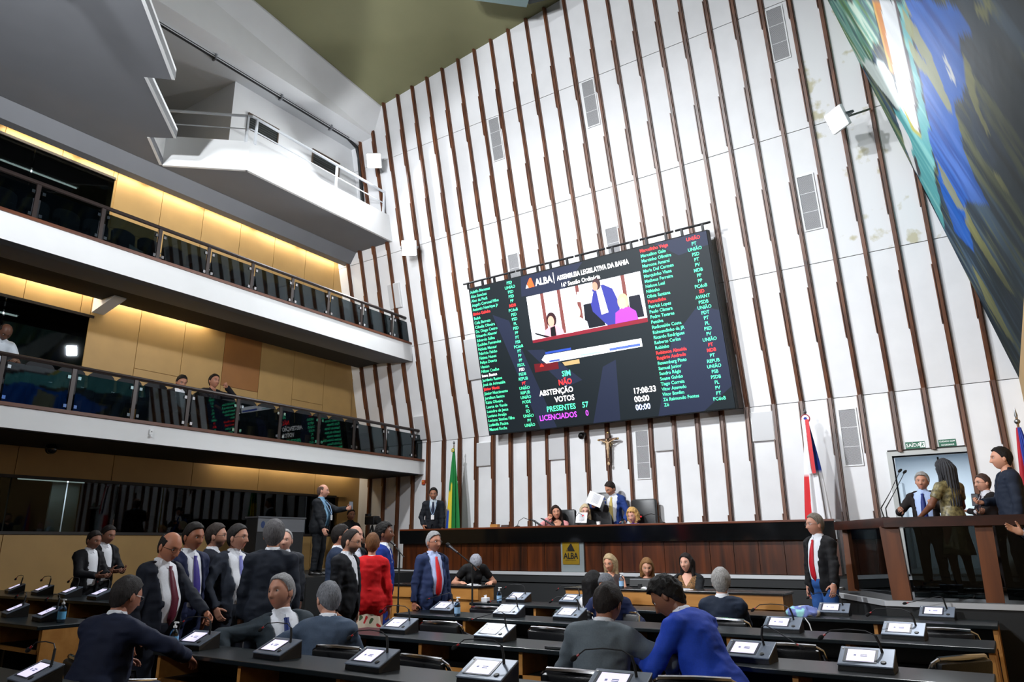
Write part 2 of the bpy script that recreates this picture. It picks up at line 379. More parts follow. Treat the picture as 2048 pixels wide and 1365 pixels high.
# ---- balconies
def balcony(zf0,zf1,zrail,zback,label,yend,posts):
    t=thing('balcony',label,'balcony')
    m=MB()
    sec=lambda y:[(XF,y,zf1),(XF,y,zf0),(XF-.22,y,zf0-.0),(XB+.25,y,zback),(XB+.25,y,zback+.12),(XF-.25,y,zf1)]
    a,b=sec(-7),sec(yend); n=6
    m.add(a+b,[(i,(i+1)%n,n+(i+1)%n,n+i) for i in range(n)]+[tuple(range(n)),tuple(range(2*n-1,n-1,-1))])
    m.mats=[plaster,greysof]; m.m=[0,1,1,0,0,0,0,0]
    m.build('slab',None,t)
    # stepped seating floor
    m=MB(); m.box(XB+.3,XF-.15,-7,yend-.02,zf1-.32,zf1-.08); m.box(XB+.3,XB+1.0,-7,yend-.02,zf1-.1,zf1+.12); m.build('seating_step',rubber,t)
    m=MB(); m.box(XF-.16,XF+.025,-7,yend,zf1,zf1+.05); m.build('timber_cap',railbrown,t)
    m=MB(); m.tube([(XF-.07,-7,zrail),(XF-.07,yend-.06,zrail)],.035,8); m.build('handrail',dkrail,t,smooth=True)
    for y in posts:
        m=MB(); m.box(XF-.085,XF-.055,y-.03,y+.03,zf1+.04,zrail-.02); p=m.build('post',dkrail,t)
        for s in (-1,1):
            for z in (zf1+.12,zrail-.17):
                m=MB(); m.box(XF-.06,XF-.03,y+s*.075-.022,y+s*.075+.022,z-.025,z+.025); m.build('clamp',chrome,p)
    ys=list(posts)
    for a,b in zip(ys[:-1],ys[1:]):
        m=MB(); m.box(XF-.062,XF-.05,a+.055,b-.055,zf1+.055,zrail-.1); m.build('glass_panel',glass,t)
    m=MB(); m.box(XF-.062,XF-.05,ys[-1]+.055,yend-.03,zf1+.055,zrail-.1); m.build('glass_panel',glass,t)
    return t
py_up=[onx(x,y,XF).y for x,y in ((82,375),(212,420),(325,468),(423,500),(510,535),(590,565),(662,592),(728,615),(788,640))]
py_md=[onx(x,y,XF).y for x,y in ((10,725),(152,752),(275,780),(382,795),(480,815),(565,832),(642,845),(712,858),(774,870),(830,885))]
balcony(5.948,6.364,7.02,6.14,'upper balcony with white fascia and glass balustrade',yw(6.2)-.02,[.2,2.0,3.0]+py_up if py_up[0]>3.2 else [.2,1.6]+py_up)
balcony(3.258,3.566,4.3,3.32,'lower balcony with white fascia and glass balustrade',W-.02,[.2,1.9]+py_md)
# ---- right wall: tan below, leaning painted mural above
m=MB(); m.box(XR,XR+.2,-7,W+.1,0,ZK); wr=struct(m.build('wall_right',tan))
# rear wall far behind the photographer
m=MB(); m.box(-15.5,3,-7.2,-7,0,14); struct(m.build('wall_rear',mat('rear_wall',(120,100,72),.8)))

def room_fill_lamp(label,pos,power,ln):  # lamps added to brighten the spaces behind the glazing
    t=thing('fill_tube_lamp',label,'lamp',pos); m=MB(); m.box(-.05,.05,-ln/2,ln/2,0,.04); m.build('housing',plaster,t); m=MB(); m.tube([(0,-ln/2+.03,-.015),(0,ln/2-.03,-.015)],.014,8); m.build('tube',mat('room_tube',(235,245,255),.4,emit=5),t,smooth=True)
    L=bpy.data.lights.new('room','AREA'); L.shape='RECTANGLE'; L.size=.1; L.size_y=ln; L.energy=power; L.color=(.85,.95,1); lo=bpy.data.objects.new('lamp',L); COL.objects.link(lo); lo.parent=t; lo.location=(0,0,-.04)
room_fill_lamp('added ceiling tube lamp inside the corridor behind the ground floor glazing',(XB-.9,6.4,2.84),7,1.2)
room_fill_lamp('added ceiling tube lamp inside the room behind the upper gallery window',(XB-.7,5.2,8.5),3,1.4)
room_fill_lamp('added ceiling tube lamp inside the room behind the lower gallery window',(XB-.7,4.6,5.68),3,1.4)

m=MB(); m.hexa([(XB,6.2,5.86),(XB+.75,6.2,6.02),(XB+.75,6.42,6.02),(XB,6.42,5.86),(XB,6.2,6.16),(XB+.75,6.2,6.1),(XB+.75,6.42,6.1),(XB,6.42,6.16)]); o=struct(m.build('trim_11',plaster)); o['label']='small white bracket under the upper balcony'
m=MB(); m.box(-13.5,-10.2,8.85,YF,0,PLAT-.02); o=struct(m.build('floor_platform_side',plinth)); o['label']='dark side platform beside the rostrum under the glazing'
# ---- floodlights
def floodlight(pos,aim,label,power,arm=None,size=.36,spread=150):
    pos=Vector(pos); d=(Vector(aim)-pos).normalized()
    q=d.to_track_quat('-Y','Z').to_matrix().to_4x4(); M=Matrix.Translation(pos)@q
    t=thing('floodlight',label,'floodlight',M=M)
    hs=size/2
    m=MB(); m.box(-hs,hs,.0,.07,-hs,hs,bev=.012); m.box(-hs*.6,hs*.6,.07,.13,-hs*.6,hs*.6); m.build('housing',mat('lamp_housing',(210,212,214),.4),t)
    m=MB(); m.box(-hs+.02,hs-.02,-.012,.0,-hs+.02,hs-.02); m.build('lens',mat('lamp_lens',(255,252,246),.3,emit=14),t)
    for s in (-1,1):
        m=MB(); m.box(s*(hs+.012)-.006,s*(hs+.012)+.006,.02,.2,-.02,.02); m.build('bracket_arm',steel,t)
    m=MB(); m.box(-hs-.018,hs+.018,.19,.205,-.02,.02); m.build('bracket',steel,t)
    if arm is not None:
        a=M.inverted()@Vector(arm); m=MB(); m.tube([(0,.2,0),a],.018,8); m.build('support_arm',steel,t,smooth=True)
    L=bpy.data.lights.new('floodlight_lamp','AREA'); L.shape='SQUARE'; L.size=size-.04; L.energy=power; L.color=(.93,.965,1.); L.spread=R(spread)
    lo=bpy.data.objects.new('lamp',L); COL.objects.link(lo); lo.parent=t; lo.matrix_local=T(0,-.02,0)@RX(R(90))
    lo.rotation_euler=(R(-90),0,0); lo.location=(0,-.02,0)
    return t
KW=.2
f1=onw(748,322,.55); f2=onw(818,497,.5); f3=onw(1672,240,.85)
floodlight(f1,(-5,1.5,1.5),'square floodlight lit at the end of the high catwalk',170,arm=(f1.x-.2,yw(f1.z)-.04,f1.z),spread=170)
floodlight(f2,(-4.5,2.5,1),'square floodlight lit beside the upper balcony end',170,arm=(f2.x-.1,yw(f2.z)-.04,f2.z),spread=170)
floodlight(f3,(-8,3,3.5),'square floodlight lit on an arm from the painted mural',330,arm=onw(1740,218,.16),spread=140)
floodlight((-8.4,2.2,8.6),(-4.6,13,2.2),'square floodlight hung from the catwalk slab aimed at the scoreboard wall',300,size=.45,spread=90)
floodlight((-7.0,-1.0,10.4),(-4.0,13,2.2),'square floodlight hung under the ceiling behind the desks',390,size=.45,spread=90)
floodlight((-4.6,-4.5,5.8),(-3.2,13,2.4),'square fill floodlight added out of view, aimed at the exit door wall',75,size=.45,spread=60)  # added fill, lifts the lower right of the end wall
floodlight((-3.2,-5.0,5.6),(-12.0,7.5,11.2),'square fill floodlight added out of view, aimed at the galleries',205,size=.45,spread=58)  # added fill for the balcony fascias and edge beam
floodlight((-5.0,-3.0,7.5),(-9,6.5,12.5),'square fill floodlight added out of view, aimed up at the olive ceiling',430,size=.45,spread=120)  # added uplight that brightens the ceiling and edge beam
# cove tubes above the gallery walls
def cove(y0,y1,x,z,label,power,n):
    t=thing('cove_light',label,'light strip')
    for k in range(n):
        a=y0+(y1-y0)*k/n+.06; b=y0+(y1-y0)*(k+1)/n-.06
        m=MB(); m.tube([(x,a,z),(x,b,z)],.016,8); tb=m.build('tube',mat('cove_tube',(255,236,196),.4,emit=8),t,smooth=True)
        L=bpy.data.lights.new('cove_lamp','AREA'); L.shape='RECTANGLE'; L.size=.05; L.size_y=b-a; L.energy=power; L.color=(1,.9,.72)
        lo=bpy.data.objects.new('lamp',L); COL.objects.link(lo); lo.parent=tb; lo.location=(x,(a+b)/2,z-.02)
        lo.rotation_euler=(0,R(18),0)
    return t
cove(4.2,12.1,-13.42,8.8,'warm tube lights in the cove above the upper gallery wall',5.5,6)
cove(3.5,8.6,-13.4,6.3,'warm tube lights in the cove above the lower gallery wall',8,4)
cove(9.0,13.0,-13.4,3.5,'warm tube lights in the cove above the ground floor glazing',3,3)
# ------------------------------------------------------------------ value noise for meshes
_perm=RNG.random((64,64,64)).astype(np.float32)
def vnoise(p,scale):
    q=np.asarray(p,dtype=np.float32)*scale; i=np.floor(q).astype(int); f=q-i; f=f*f*(3-2*f)
    def g(a,b,c): return _perm[(i[...,0]+a)&63,(i[...,1]+b)&63,(i[...,2]+c)&63]
    x,y,z=f[...,0],f[...,1],f[...,2]
    a=(g(0,0,0)*(1-x)+g(1,0,0)*x)*(1-y)+(g(0,1,0)*(1-x)+g(1,1,0)*x)*y
    b=(g(0,0,1)*(1-x)+g(1,0,1)*x)*(1-y)+(g(0,1,1)*(1-x)+g(1,1,1)*x)*y
    return a*(1-z)+b*z
def fbm(p,s): return vnoise(p,s)*.55+vnoise(p,s*2.1)*.3+vnoise(p,s*4.3)*.15
def inpoly(x,y,poly):
    r=np.zeros(x.shape,bool); n=len(poly)
    for i in range(n):
        x0,y0=poly[i]; x1,y1=poly[(i+1)%n]
        if y0==y1: continue
        c=((y0>y)!=(y1>y))&(x<(x1-x0)*(y-y0)/(y1-y0)+x0); r^=c
    return r
# ------------------------------------------------------------------ mural on the leaning right wall
def onm(px,py):
    d=ray(px,py); t=(XR-KT*(EYE-ZK))/(d[0]+KT*d[2]); q=np.array([0,0,EYE])+t*d; return (q[1],q[2])
s4=.3421
def M4(*pts): return [onm(1600+x*.2198,y*.2198) for x,y in pts]
def M5(*pts): return [onm(1700+x*.3296,250+y*.3296) for x,y in pts]
NY,NZ=300,230
ys=np.linspace(-1,13.4,NY); zs=np.linspace(ZK,13.6,NZ)
YY,ZZ=np.meshgrid(ys,zs,indexing='ij')
P3=np.stack([YY,ZZ,np.zeros_like(YY)],-1)
wob=.16
dy=(fbm(P3*[1,1,1]+3,1.6)-.5)*2*wob; dz=(fbm(P3+9,1.6)-.5)*2*wob
A,B=YY+dy,ZZ+dz
# long strokes follow the slope of the wall edge
st=np.stack([(YY*.25+ZZ*.97)*.35,(YY*.97-ZZ*.25)*2.2,np.zeros_like(YY)],-1)
n1=fbm(st,1.6); n2=fbm(st+20,3.); n3=fbm(P3+40,.8)
def C3(c): return np.array(lin(c))
col=np.zeros(YY.shape+(3,)); col[:]=C3((52,66,84))
def mixin(mask,c,a=1.):
    a=np.clip(mask*a,0,1)[...,None]; col[:]=col*(1-a)+C3(c)*a
mixin((n3>.5),(44,58,66),.6); mixin(np.clip((n1-.52)*6,0,1),(84,108,130),.7); mixin(np.clip((n2-.6)*7,0,1),(118,122,78),.75); mixin(np.clip((.38-n1)*7,0,1),(30,36,38),.8)
blue=M4((960,0),(1420,0),(1560,260),(1480,420),(1520,700),(1400,1000),(1480,1290),(1420,1365),(1200,1365),(1120,900),(1060,500),(1000,200))
blue2=M5((470,0),(660,0),(690,170),(820,460),(700,480),(740,740),(640,660),(540,330))
b=(inpoly(A,B,blue)|inpoly(A,B,blue2)).astype(float)
mixin(b,(34,96,186)); mixin(b*np.clip((n1-.5)*5,0,1),(78,120,204),.8); mixin(b*np.clip((.42-n2)*5,0,1),(22,72,160),.8)
teal=M4((870,0),(960,0),(1010,420),(1070,700),(1130,1000),(1210,1365),(1010,1365),(860,1000),(1000,1000),(1090,1210),(1060,900),(980,500),(910,200))
teal2=M5((300,0),(470,0),(520,330),(580,640),(420,330),(400,250))
b=(inpoly(A,B,teal)|inpoly(A,B,teal2)).astype(float); mixin(b,(92,168,172)); mixin(b*np.clip((n2-.55)*6,0,1),(136,196,190),.7)
green=M4((215,0),(650,0),(720,280),(640,560),(560,620),(330,280))
b=inpoly(A,B,green).astype(float); mixin(b,(104,150,138)); mixin(b*np.clip((n1-.48)*8,0,1),(88,120,62),.9); mixin(b*np.clip((n2-.58)*8,0,1),(176,190,176),.8); mixin(b*np.clip((.4-n2)*8,0,1),(70,96,110),.8)
edge_=M4((150,-60),(260,0),(330,280),(560,600),(720,850),(880,1150),(1010,1365),(900,1365),(500,620),(180,0))
b=inpoly(A,B,edge_).astype(float); mixin(b,(84,112,92)); mixin(b*np.clip((n2-.5)*8,0,1),(130,140,100),.8); mixin(b*np.clip((.42-n1)*8,0,1),(58,96,160),.6)
pale=M4((560,560),(760,560),(840,700),(960,1040),(860,960),(700,760))
mixin(inpoly(A,B,pale).astype(float),(206,218,214),.85)
P_=YY,ZZ
for poly,c in ((M4((720,0),(860,0),(925,330),(1000,640),(1095,1215),(1040,1170),(930,1010),(850,640),(760,200)),(214,218,222)),
               (M4((655,0),(718,0),(770,250),(840,560),(850,660),(820,660),(740,330)),(196,126,56)),
               (M4((655,0),(668,0),(755,330),(835,650),(820,650),(735,330)),(206,160,80)),
               (M4((852,0),(876,0),(935,330),(1015,700),(1100,1225),(1085,1200),(1000,720),(918,330)),(86,72,76)),
               (M4((870,1040),(930,1130),(1000,1260),(1030,1365),(980,1365),(900,1140)),(222,224,226)),
               (M5((300,0),(340,60),(400,250),(410,300),(390,270),(330,120)),(224,226,226)),
               (M5((395,180),(430,300),(415,310),(385,200)),(70,60,64)),
               (M4((930,960),(1040,1170),(1105,1220),(1095,1250),(1020,1190)),(178,170,66))):
    mixin(inpoly(YY+dy*.25,ZZ+dz*.25,poly).astype(float),c,.96)
swirl=M4((910,20),(970,40),(1060,260),(1160,450),(1250,680),(1340,890),(1390,1050),(1340,1010),(1240,830),(1160,690),(1060,600),(1000,450),(930,200))
b=inpoly(A,B,swirl).astype(float)*(n2>.4); mixin(b,(150,152,108),.9)
for poly in (M5((520,200),(600,330),(700,520),(640,480),(560,340)),M5((690,480),(760,620),(900,860),(1000,1040),(960,1010),(820,800),(700,600)),M5((740,850),(860,1040),(1000,1330),(960,1300),(820,1060)),M5((870,280),(920,320),(975,430),(930,400)),M4((1490,480),(1580,640),(1640,1000),(1730,1200),(1690,1200),(1560,900),(1510,700)),M4((1560,0),(1760,0),(1700,160),(1640,130))):
    mixin(inpoly(YY+dy*.5,ZZ+dz*.5,poly).astype(float),(146,146,92),.8)
ring=M4((1300,530),(1330,520),(1380,640),(1425,740),(1410,770),(1350,680)); ring2=M4((1320,590),(1345,600),(1375,680),(1350,660))
mixin(inpoly(YY,ZZ,ring).astype(float),(206,210,212)); mixin(inpoly(YY,ZZ,ring2).astype(float),(70,110,190))
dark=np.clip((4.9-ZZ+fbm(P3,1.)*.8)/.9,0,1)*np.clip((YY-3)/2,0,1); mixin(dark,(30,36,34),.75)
col*= (.86+.3*n2)[...,None]
vs=np.stack([XR-KT*(ZZ-ZK),YY,ZZ],-1).reshape(-1,3)
ok=vs[:,1]<=(W-KT*(vs[:,2]-ZK))+.12
vs[:,1]=np.minimum(vs[:,1],W-KT*(vs[:,2]-ZK)+.03)
idx=np.arange(NY*NZ).reshape(NY,NZ)
fs=np.stack([idx[:-1,:-1],idx[1:,:-1],idx[1:,1:],idx[:-1,1:]],-1).reshape(-1,4)
fs=fs[np.all(ok[fs],axis=1)]
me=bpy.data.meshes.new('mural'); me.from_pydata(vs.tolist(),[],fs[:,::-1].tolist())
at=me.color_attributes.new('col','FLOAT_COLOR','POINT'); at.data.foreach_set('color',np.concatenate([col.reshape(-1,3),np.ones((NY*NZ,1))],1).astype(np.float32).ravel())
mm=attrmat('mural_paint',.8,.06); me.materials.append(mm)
nt=mm.node_tree; nz=nt.nodes.new('ShaderNodeTexNoise'); nz.inputs['Scale'].default_value=22; bu=nt.nodes.new('ShaderNodeBump'); bu.inputs['Strength'].default_value=.25; bu.inputs['Distance'].default_value=.02
nt.links.new(nz.outputs['Fac'],bu.inputs['Height']); nt.links.new(bu.outputs[0],nt.nodes['Principled BSDF'].inputs['Normal'])
mu=bpy.data.objects.new('mural',me); COL.objects.link(mu)
sm=mu.modifiers.new('thickness','SOLIDIFY'); sm.thickness=.06; sm.offset=-1
tag(mu,'large abstract blue and teal mural painted on leaning boards','mural')
# water stains on three bays
def stain(poly,seed):
    m=MB(); m.ext([tuple(p) for p in poly],(0,.001,0)); return m
stm=mat('stained_white',(224,223,222),.7)
nt=stm.node_tree; b_=nt.nodes['Principled BSDF']; g_=nt.nodes.new('ShaderNodeNewGeometry'); n_=nt.nodes.new('ShaderNodeTexNoise'); n_.inputs['Scale'].default_value=2.6; n_.inputs['Detail'].default_value=4
r_=nt.nodes.new('ShaderNodeValToRGB'); e=r_.color_ramp.elements; e[0].position=.57; e[1].position=.64; e[0].color=lin((226,226,228))+(1,); e[1].color=lin((192,186,160))+(1,)
nt.links.new(g_.outputs['Position'],n_.inputs['Vector']); nt.links.new(n_.outputs['Fac'],r_.inputs[0]); nt.links.new(r_.outputs[0],b_.inputs['Base Color'])
for o in wf.children:
    if o.name.startswith('panel'):
        c=sum((Vector(v.co) for v in o.data.vertices),Vector())/len(o.data.vertices)
        if -1.7<c.x<.3 and c.z>6.4 and c.z<11.5: o.data.materials[0]=stm
# ------------------------------------------------------------------ text helper
def textmesh(s,size,align='LEFT',bold=0,sx=1.):
    cu=bpy.data.curves.new('t','FONT'); cu.body=s; cu.size=size; cu.align_x=align; cu.align_y='CENTER' if False else 'TOP_BASELINE'; cu.resolution_u=2; cu.offset=bold
    o=bpy.data.objects.new('t',cu); COL.objects.link(o)
    dg=bpy.context.evaluated_depsgraph_get(); me=bpy.data.meshes.new_from_object(o.evaluated_get(dg))
    vs=[(v.co.x*sx,v.co.y,0) for v in me.vertices]; fs=[tuple(p.vertices) for p in me.polygons]
    bpy.data.objects.remove(o); bpy.data.curves.remove(cu); bpy.data.meshes.remove(me)
    return vs,fs
def put(mb,s,x,y,size,align='LEFT',bold=0,sx=1.,z=.0,M=None):
    vs,fs=textmesh(s,size,align,bold,sx)
    L=T(x,y,z); mb.add(vs,fs,(M@L) if M is not None else L)
# ------------------------------------------------------------------ scoreboard
SA=math.atan(KT)
def tilt(x,z,off):  # frame on the leaning wall: x right, y up the slope, z out
    return Matrix(((1,0,0,x),(0,-math.sin(SA),-math.cos(SA),yw(z)-off),(0,math.cos(SA),-math.sin(SA),z),(0,0,0,1)))
SB=thing('scoreboard','large dark LED voting scoreboard listing names in green','scoreboard',M=tilt(-9.2,7.17,.45))
SWD,SHT=5.5,3.32
def em(name,c,s): return mat(name,c,.5,emit=s,spec=.2)
m=MB(); m.box(0,SWD,-SHT,0,-.16,-.012); m.build('cabinet',rubber,SB)
scr=mat('led_black',(14,20,30),.35,spec=.4)
m=MB(); m.box(.02,SWD-.02,-SHT+.02,-.02,-.013,0)
panel=m.build('led_panel',scr,SB)
em_navy=em('led_navy',(36,42,62),.5); em_dark=em('led_base',(26,33,38),.4)
m=MB(); m.add([(.02,-.02,.001),(SWD-.02,-.02,.001),(SWD-.02,-SHT+.02,.001),(.02,-SHT+.02,.001)],[(0,3,2,1)]); m.build('background',em_dark,panel)
m=MB()
for q in (((.55,-.7),(.95,-.9),(1.75,-3.3),(1.35,-3.3)),((4.45,-.02),(5.48,-.02),(5.48,-.28),(4.9,-.35)),((1.3,-1.6),(1.7,-1.65),(2.5,-2.4),(2.1,-2.5)),((4.0,-3.3),(4.5,-1.9),(5.1,-1.35),(5.48,-1.5),(5.48,-2.9),(4.9,-3.3)),((2.6,-3.3),(3.0,-2.2),(3.3,-2.1),(3.2,-3.3)),((1.4,-.03),(2.9,-.03),(2.4,-.5),(1.35,-.45))):
    m=MB(); m.add([(x,y,.0015) for x,y in q],[tuple(range(len(q)))]); m.build('background_art',em_navy,panel)
gT=em('led_green',(84,238,172),1.25); rT=em('led_red',(255,52,52),1.7); wT=em('led_white',(255,250,248),1.5); pT=em('led_purple',(190,70,235),1.5); cT=em('led_pale',(200,215,255),1.4)
LN='Adolfo Menezes|Alan Sanches|Alex da Piatã|Angelo Coronel Filho|Antonio Henrique Jr|*Binho Galinha|Bobô|Cafu Barreto|Cláudia Oliveira|Dr. Diego Castro|Eduardo Alencar|Eduardo Salles|Euclides Fernandes|Fabíola Mansur|Fabrício Falcão|Fátima Nunes|Felipe Duarte|Hassan|Hilton Coelho|+Ivana Bastos|Jordavio Ramos|José de Arimatéia|*Júnior Muniz|Júnior Nascimento|Jurailton Santos|Kátia Oliveira|Laerte do Vando|Leandro de Jesus|Luciano Araújo|Luciano Simões Filho|Ludmilla Fiscina|Manuel Rocha'.split('|')
LP='PSD|UNIÃO|PSD|PSD|PP|*MDB|PCdoB|PSD|PSD|PL|PSD|PP|PT|PSB|PCdoB|PT|PP|PP|PSOL|+PSD|PSDB|REPUB|*PT|UNIÃO|REPUB|UNIÃO|PODE|PL|SD|UNIÃO|PV|UNIÃO'.split('|')
RN='*Marcelinho Veiga|Marcelino Galo|Marcinho Oliveira|Marcone Amaral|Maria Del Carmen|Marquinho Viana|Matheus Ferreira|Nelson Leal|Niltinho|Olivia Santana|*Pancadinha|Patrick Lopes|Paulo Câmara|Pedro Tavares|Penalva|Radiovaldo Costa|Raimundinho da JR|Ricardo Rodrigues|Roberto Carlos|Robinho|*Robinson Almeida|*Rogério Andrade|Rosemberg Pinto|Samuel Junior|Sandro Régis|Soane Galvão|Tiago Correia|Vitor Azevedo|Vitor Bonfim|Zé Raimundo Fontes|Zó'.split('|')
RP='*UNIÃO|PT|UNIÃO|PSD|PT|PV|MDB|PP|PP|PCdoB|*SD|AVANT|PSDB|UNIÃO|PDT|PT|PL|PSD|PV|UNIÃO|*PT|*MDB|PT|REPUB|UNIÃO|PSB|PSDB|PL|PV|PT|PCdoB'.split('|')
def column(name,L,x,y0,y1,al):
    for k,s in enumerate(L):
        mt=gT
        if s[0]=='*': mt=rT; s=s[1:]
        elif s[0]=='+': mt=wT; s=s[1:]
        m=MB(); put(m,s,x,y0+(y1-y0)*k/(len(L)-1),.09,al,.0012,.92,z=.004); m.build(name,mt,panel)
column('name_line',LN,.04,-.13,-3.22,'LEFT'); column('party_line',LP,1.1,-.12,-3.22,'CENTER'); column('name_line',RN,4.15,-.13,-3.13,'LEFT'); column('party_line',RP,5.22,-.13,-3.13,'CENTER')
m=MB(); m.use(wT); put(m,'ALBA',1.74,-.29,.2,'LEFT',.006,.86,z=.004); m.build('heading',None,panel); m=MB(); m.use(wT); put(m,'ASSEMBLEIA LEGISLATIVA DA BAHIA',2.27,-.285,.135,'LEFT',.004,.74,z=.004); m.build('heading',None,panel); m=MB(); m.use(wT); put(m,'16ª Sessão Ordinária',2.33,-.44,.125,'LEFT',.0015,.86,z=.004)
m.build('session_line',None,panel); m=MB(); m.use(wT); m.add([(2.185,-.33,.004),(2.2,-.33,.004),(2.2,-.1,.004),(2.185,-.1,.004)],[(0,1,2,3)])
m.add([(1.49,-.3,.004),(1.56,-.3,.004),(1.525,-.22,.004)],[(0,1,2)])
m.use(em('led_orange',(255,84,40),1.6)); m.add([(1.56,-.3,.004),(1.71,-.3,.004),(1.655,-.1,.004),(1.615,-.1,.004),(1.535,-.21,.004)],[(0,1,2,3,4)])
m.build('emblem',None,panel)
sz=.16
for s,x,y,mt,al in (('SIM',2.26,-2.27,gT,'RIGHT'),('NÃO',2.26,-2.44,rT,'RIGHT'),('ABSTENÇÃO',2.26,-2.61,wT,'RIGHT'),('VOTOS',2.26,-2.78,wT,'RIGHT'),('PRESENTES',2.26,-2.96,gT,'RIGHT'),('57',2.41,-2.96,gT,'LEFT'),('LICENCIADOS',2.26,-3.13,pT,'RIGHT'),('0',2.46,-3.13,pT,'LEFT'),('17:08:33',3.56,-2.82,wT,'LEFT'),('00:00',3.56,-2.98,wT,'LEFT'),('00:00',3.56,-3.14,cT,'LEFT')):
    m=MB(); put(m,s,x,y,sz,al,.003,.88,z=.004); m.build('tally_line',mt,panel)
# live picture shown on the board
def P2(mb,c,pts,z,s=1.25):
    nm='led_pic_%d_%d_%d'%c; mb.use(em(nm,c,s*.8)); mb.add([(x,y,z) for x,y in pts],[tuple(range(len(pts)))])
def ell(cx,cy,rx,ry,n=18): return [(cx+rx*math.cos(2*math.pi*k/n),cy+ry*math.sin(2*math.pi*k/n)) for k in range(n)]
m=MB(); VX,VY,VW,VH=1.47,-.48,2.62,.98
def U(pts): return [(VX+VW*a,VY-VH*b) for a,b in pts]
P2(m,(240,238,246),U([(0,0),(0,1),(1,1),(1,0)]),.003,1.15)
for a in (.13,.285,.45,.84): P2(m,(112,62,58),U([(a,0),(a,.93),(a+.032,.93),(a+.03,0)]),.0034,.9)
P2(m,(122,30,44),U([(0,.955),(0,1.02),(1,1.02),(1,.93)]),.005,.8)
P2(m,(16,20,30),U([(.5,.42),(.49,.93),(.66,.93),(.63,.42)]),.0037,.6)
P2(m,(24,26,38),U([(.88,.45),(.87,.9),(.98,.9),(.97,.45)]),.0037,.6)
P2(m,(48,52,130),U([(.6,.13),(.56,.35),(.57,.6),(.68,.95),(.78,.95),(.8,.55),(.76,.22),(.69,.1)]),.0039,1.)
P2(m,(246,240,214),U([(.625,.12),(.64,.7),(.7,.68),(.67,.12)]),.0041)
P2(m,(60,40,44),ell(VX+VW*.635,VY-VH*.06,.09,.12),.0042,.8)
P2(m,(196,130,110),ell(VX+VW*.62,VY-VH*.1,.06,.09),.0043)
P2(m,(236,236,250),U([(.46,.13),(.44,.33),(.57,.42),(.6,.2)]),.0044)
for cx,hair,skin,body,hy in ((.2,(44,24,28),(218,150,130),(236,150,160),.6),(.42,(226,206,180),(232,170,160),(235,232,240),.54),(.83,(206,170,128),(228,158,140),(150,60,190),.52)):
    P2(m,hair,ell(VX+VW*cx,VY-VH*hy,.12,.16),.0046)
    P2(m,body,U([(cx-.09,.95),(cx-.075,hy+.2),(cx-.02,hy+.13),(cx+.04,hy+.13),(cx+.09,hy+.24),(cx+.1,.95)]),.0048)
    P2(m,skin,ell(VX+VW*(cx-.005),VY-VH*(hy+.03),.075,.115),.005)
P2(m,(20,16,22),U([(.175,.95),(.18,.76),(.225,.74),(.225,.95)]),.0052,.7)
P2(m,(250,248,255),U([(.37,.95),(.375,.73),(.47,.72),(.48,.93)]),.0053)
P2(m,(24,24,32),U([(.03,.8),(.035,.84),(.13,.95),(.17,.95)]),.0054,.5)
m.build('live_picture',None,panel)
m=MB(); P2(m,(250,250,255),[(1.62,-1.86),(1.71,-1.77),(3.9,-1.77),(3.9,-1.93),(1.72,-1.95)],.003,1.1); P2(m,(40,66,150),[(1.73,-1.71),(2.35,-1.71),(2.35,-1.755),(1.73,-1.755)],.0032); P2(m,(70,92,170),[(3.2,-1.86),(3.86,-1.86),(3.86,-1.91),(3.2,-1.91)],.0036); P2(m,(60,80,150),[(1.8,-1.9),(2.05,-1.9),(2.05,-1.94),(1.8,-1.94)],.0036)
P2(m,(150,196,204),[(2.12,-1.885),(3.0,-1.885),(3.0,-1.915),(2.12,-1.915)],.0036,.9); P2(m,(96,22,30),[(1.42,-1.92),(2.0,-1.96),(2.0,-2.1),(1.42,-2.1)],.0028,.8); P2(m,(230,50,40),[(1.55,-2.0),(1.66,-2.0),(1.6,-1.93)],.003); P2(m,(190,160,110),[(2.1,-1.98),(2.5,-1.97),(2.5,-2.06),(2.15,-2.06)],.003,.5)
m.use(wT); put(m,'2ª VICE-PRESIDENTA DA ALBA',2.14,-1.912,.034,'LEFT',0,.9,z=.0042); m.build('caption_banner',None,panel)
# hoist bars on top of the board
bar=mat('hoist_bar',(38,38,40),.5,metal=.4)
for k in range(8):
    x0=-.15+k*.72; m=MB(); m.tube([(x0,.13,-.05),(x0+.68,.13,-.05)],.022,8); m.build('hoist_bar',bar,SB,smooth=True)
    for x in (x0+.12,x0+.52): m=MB(); m.box(x-.02,x+.02,-.01,.14,-.08,-.03); m.build('hoist_bracket',bar,SB)
for x in (.6,2.7,4.8):
    m=MB(); m.box(x-.1,x+.1,-2.9,-.4,-.42,-.16); m.build('wall_mount',bar,SB)
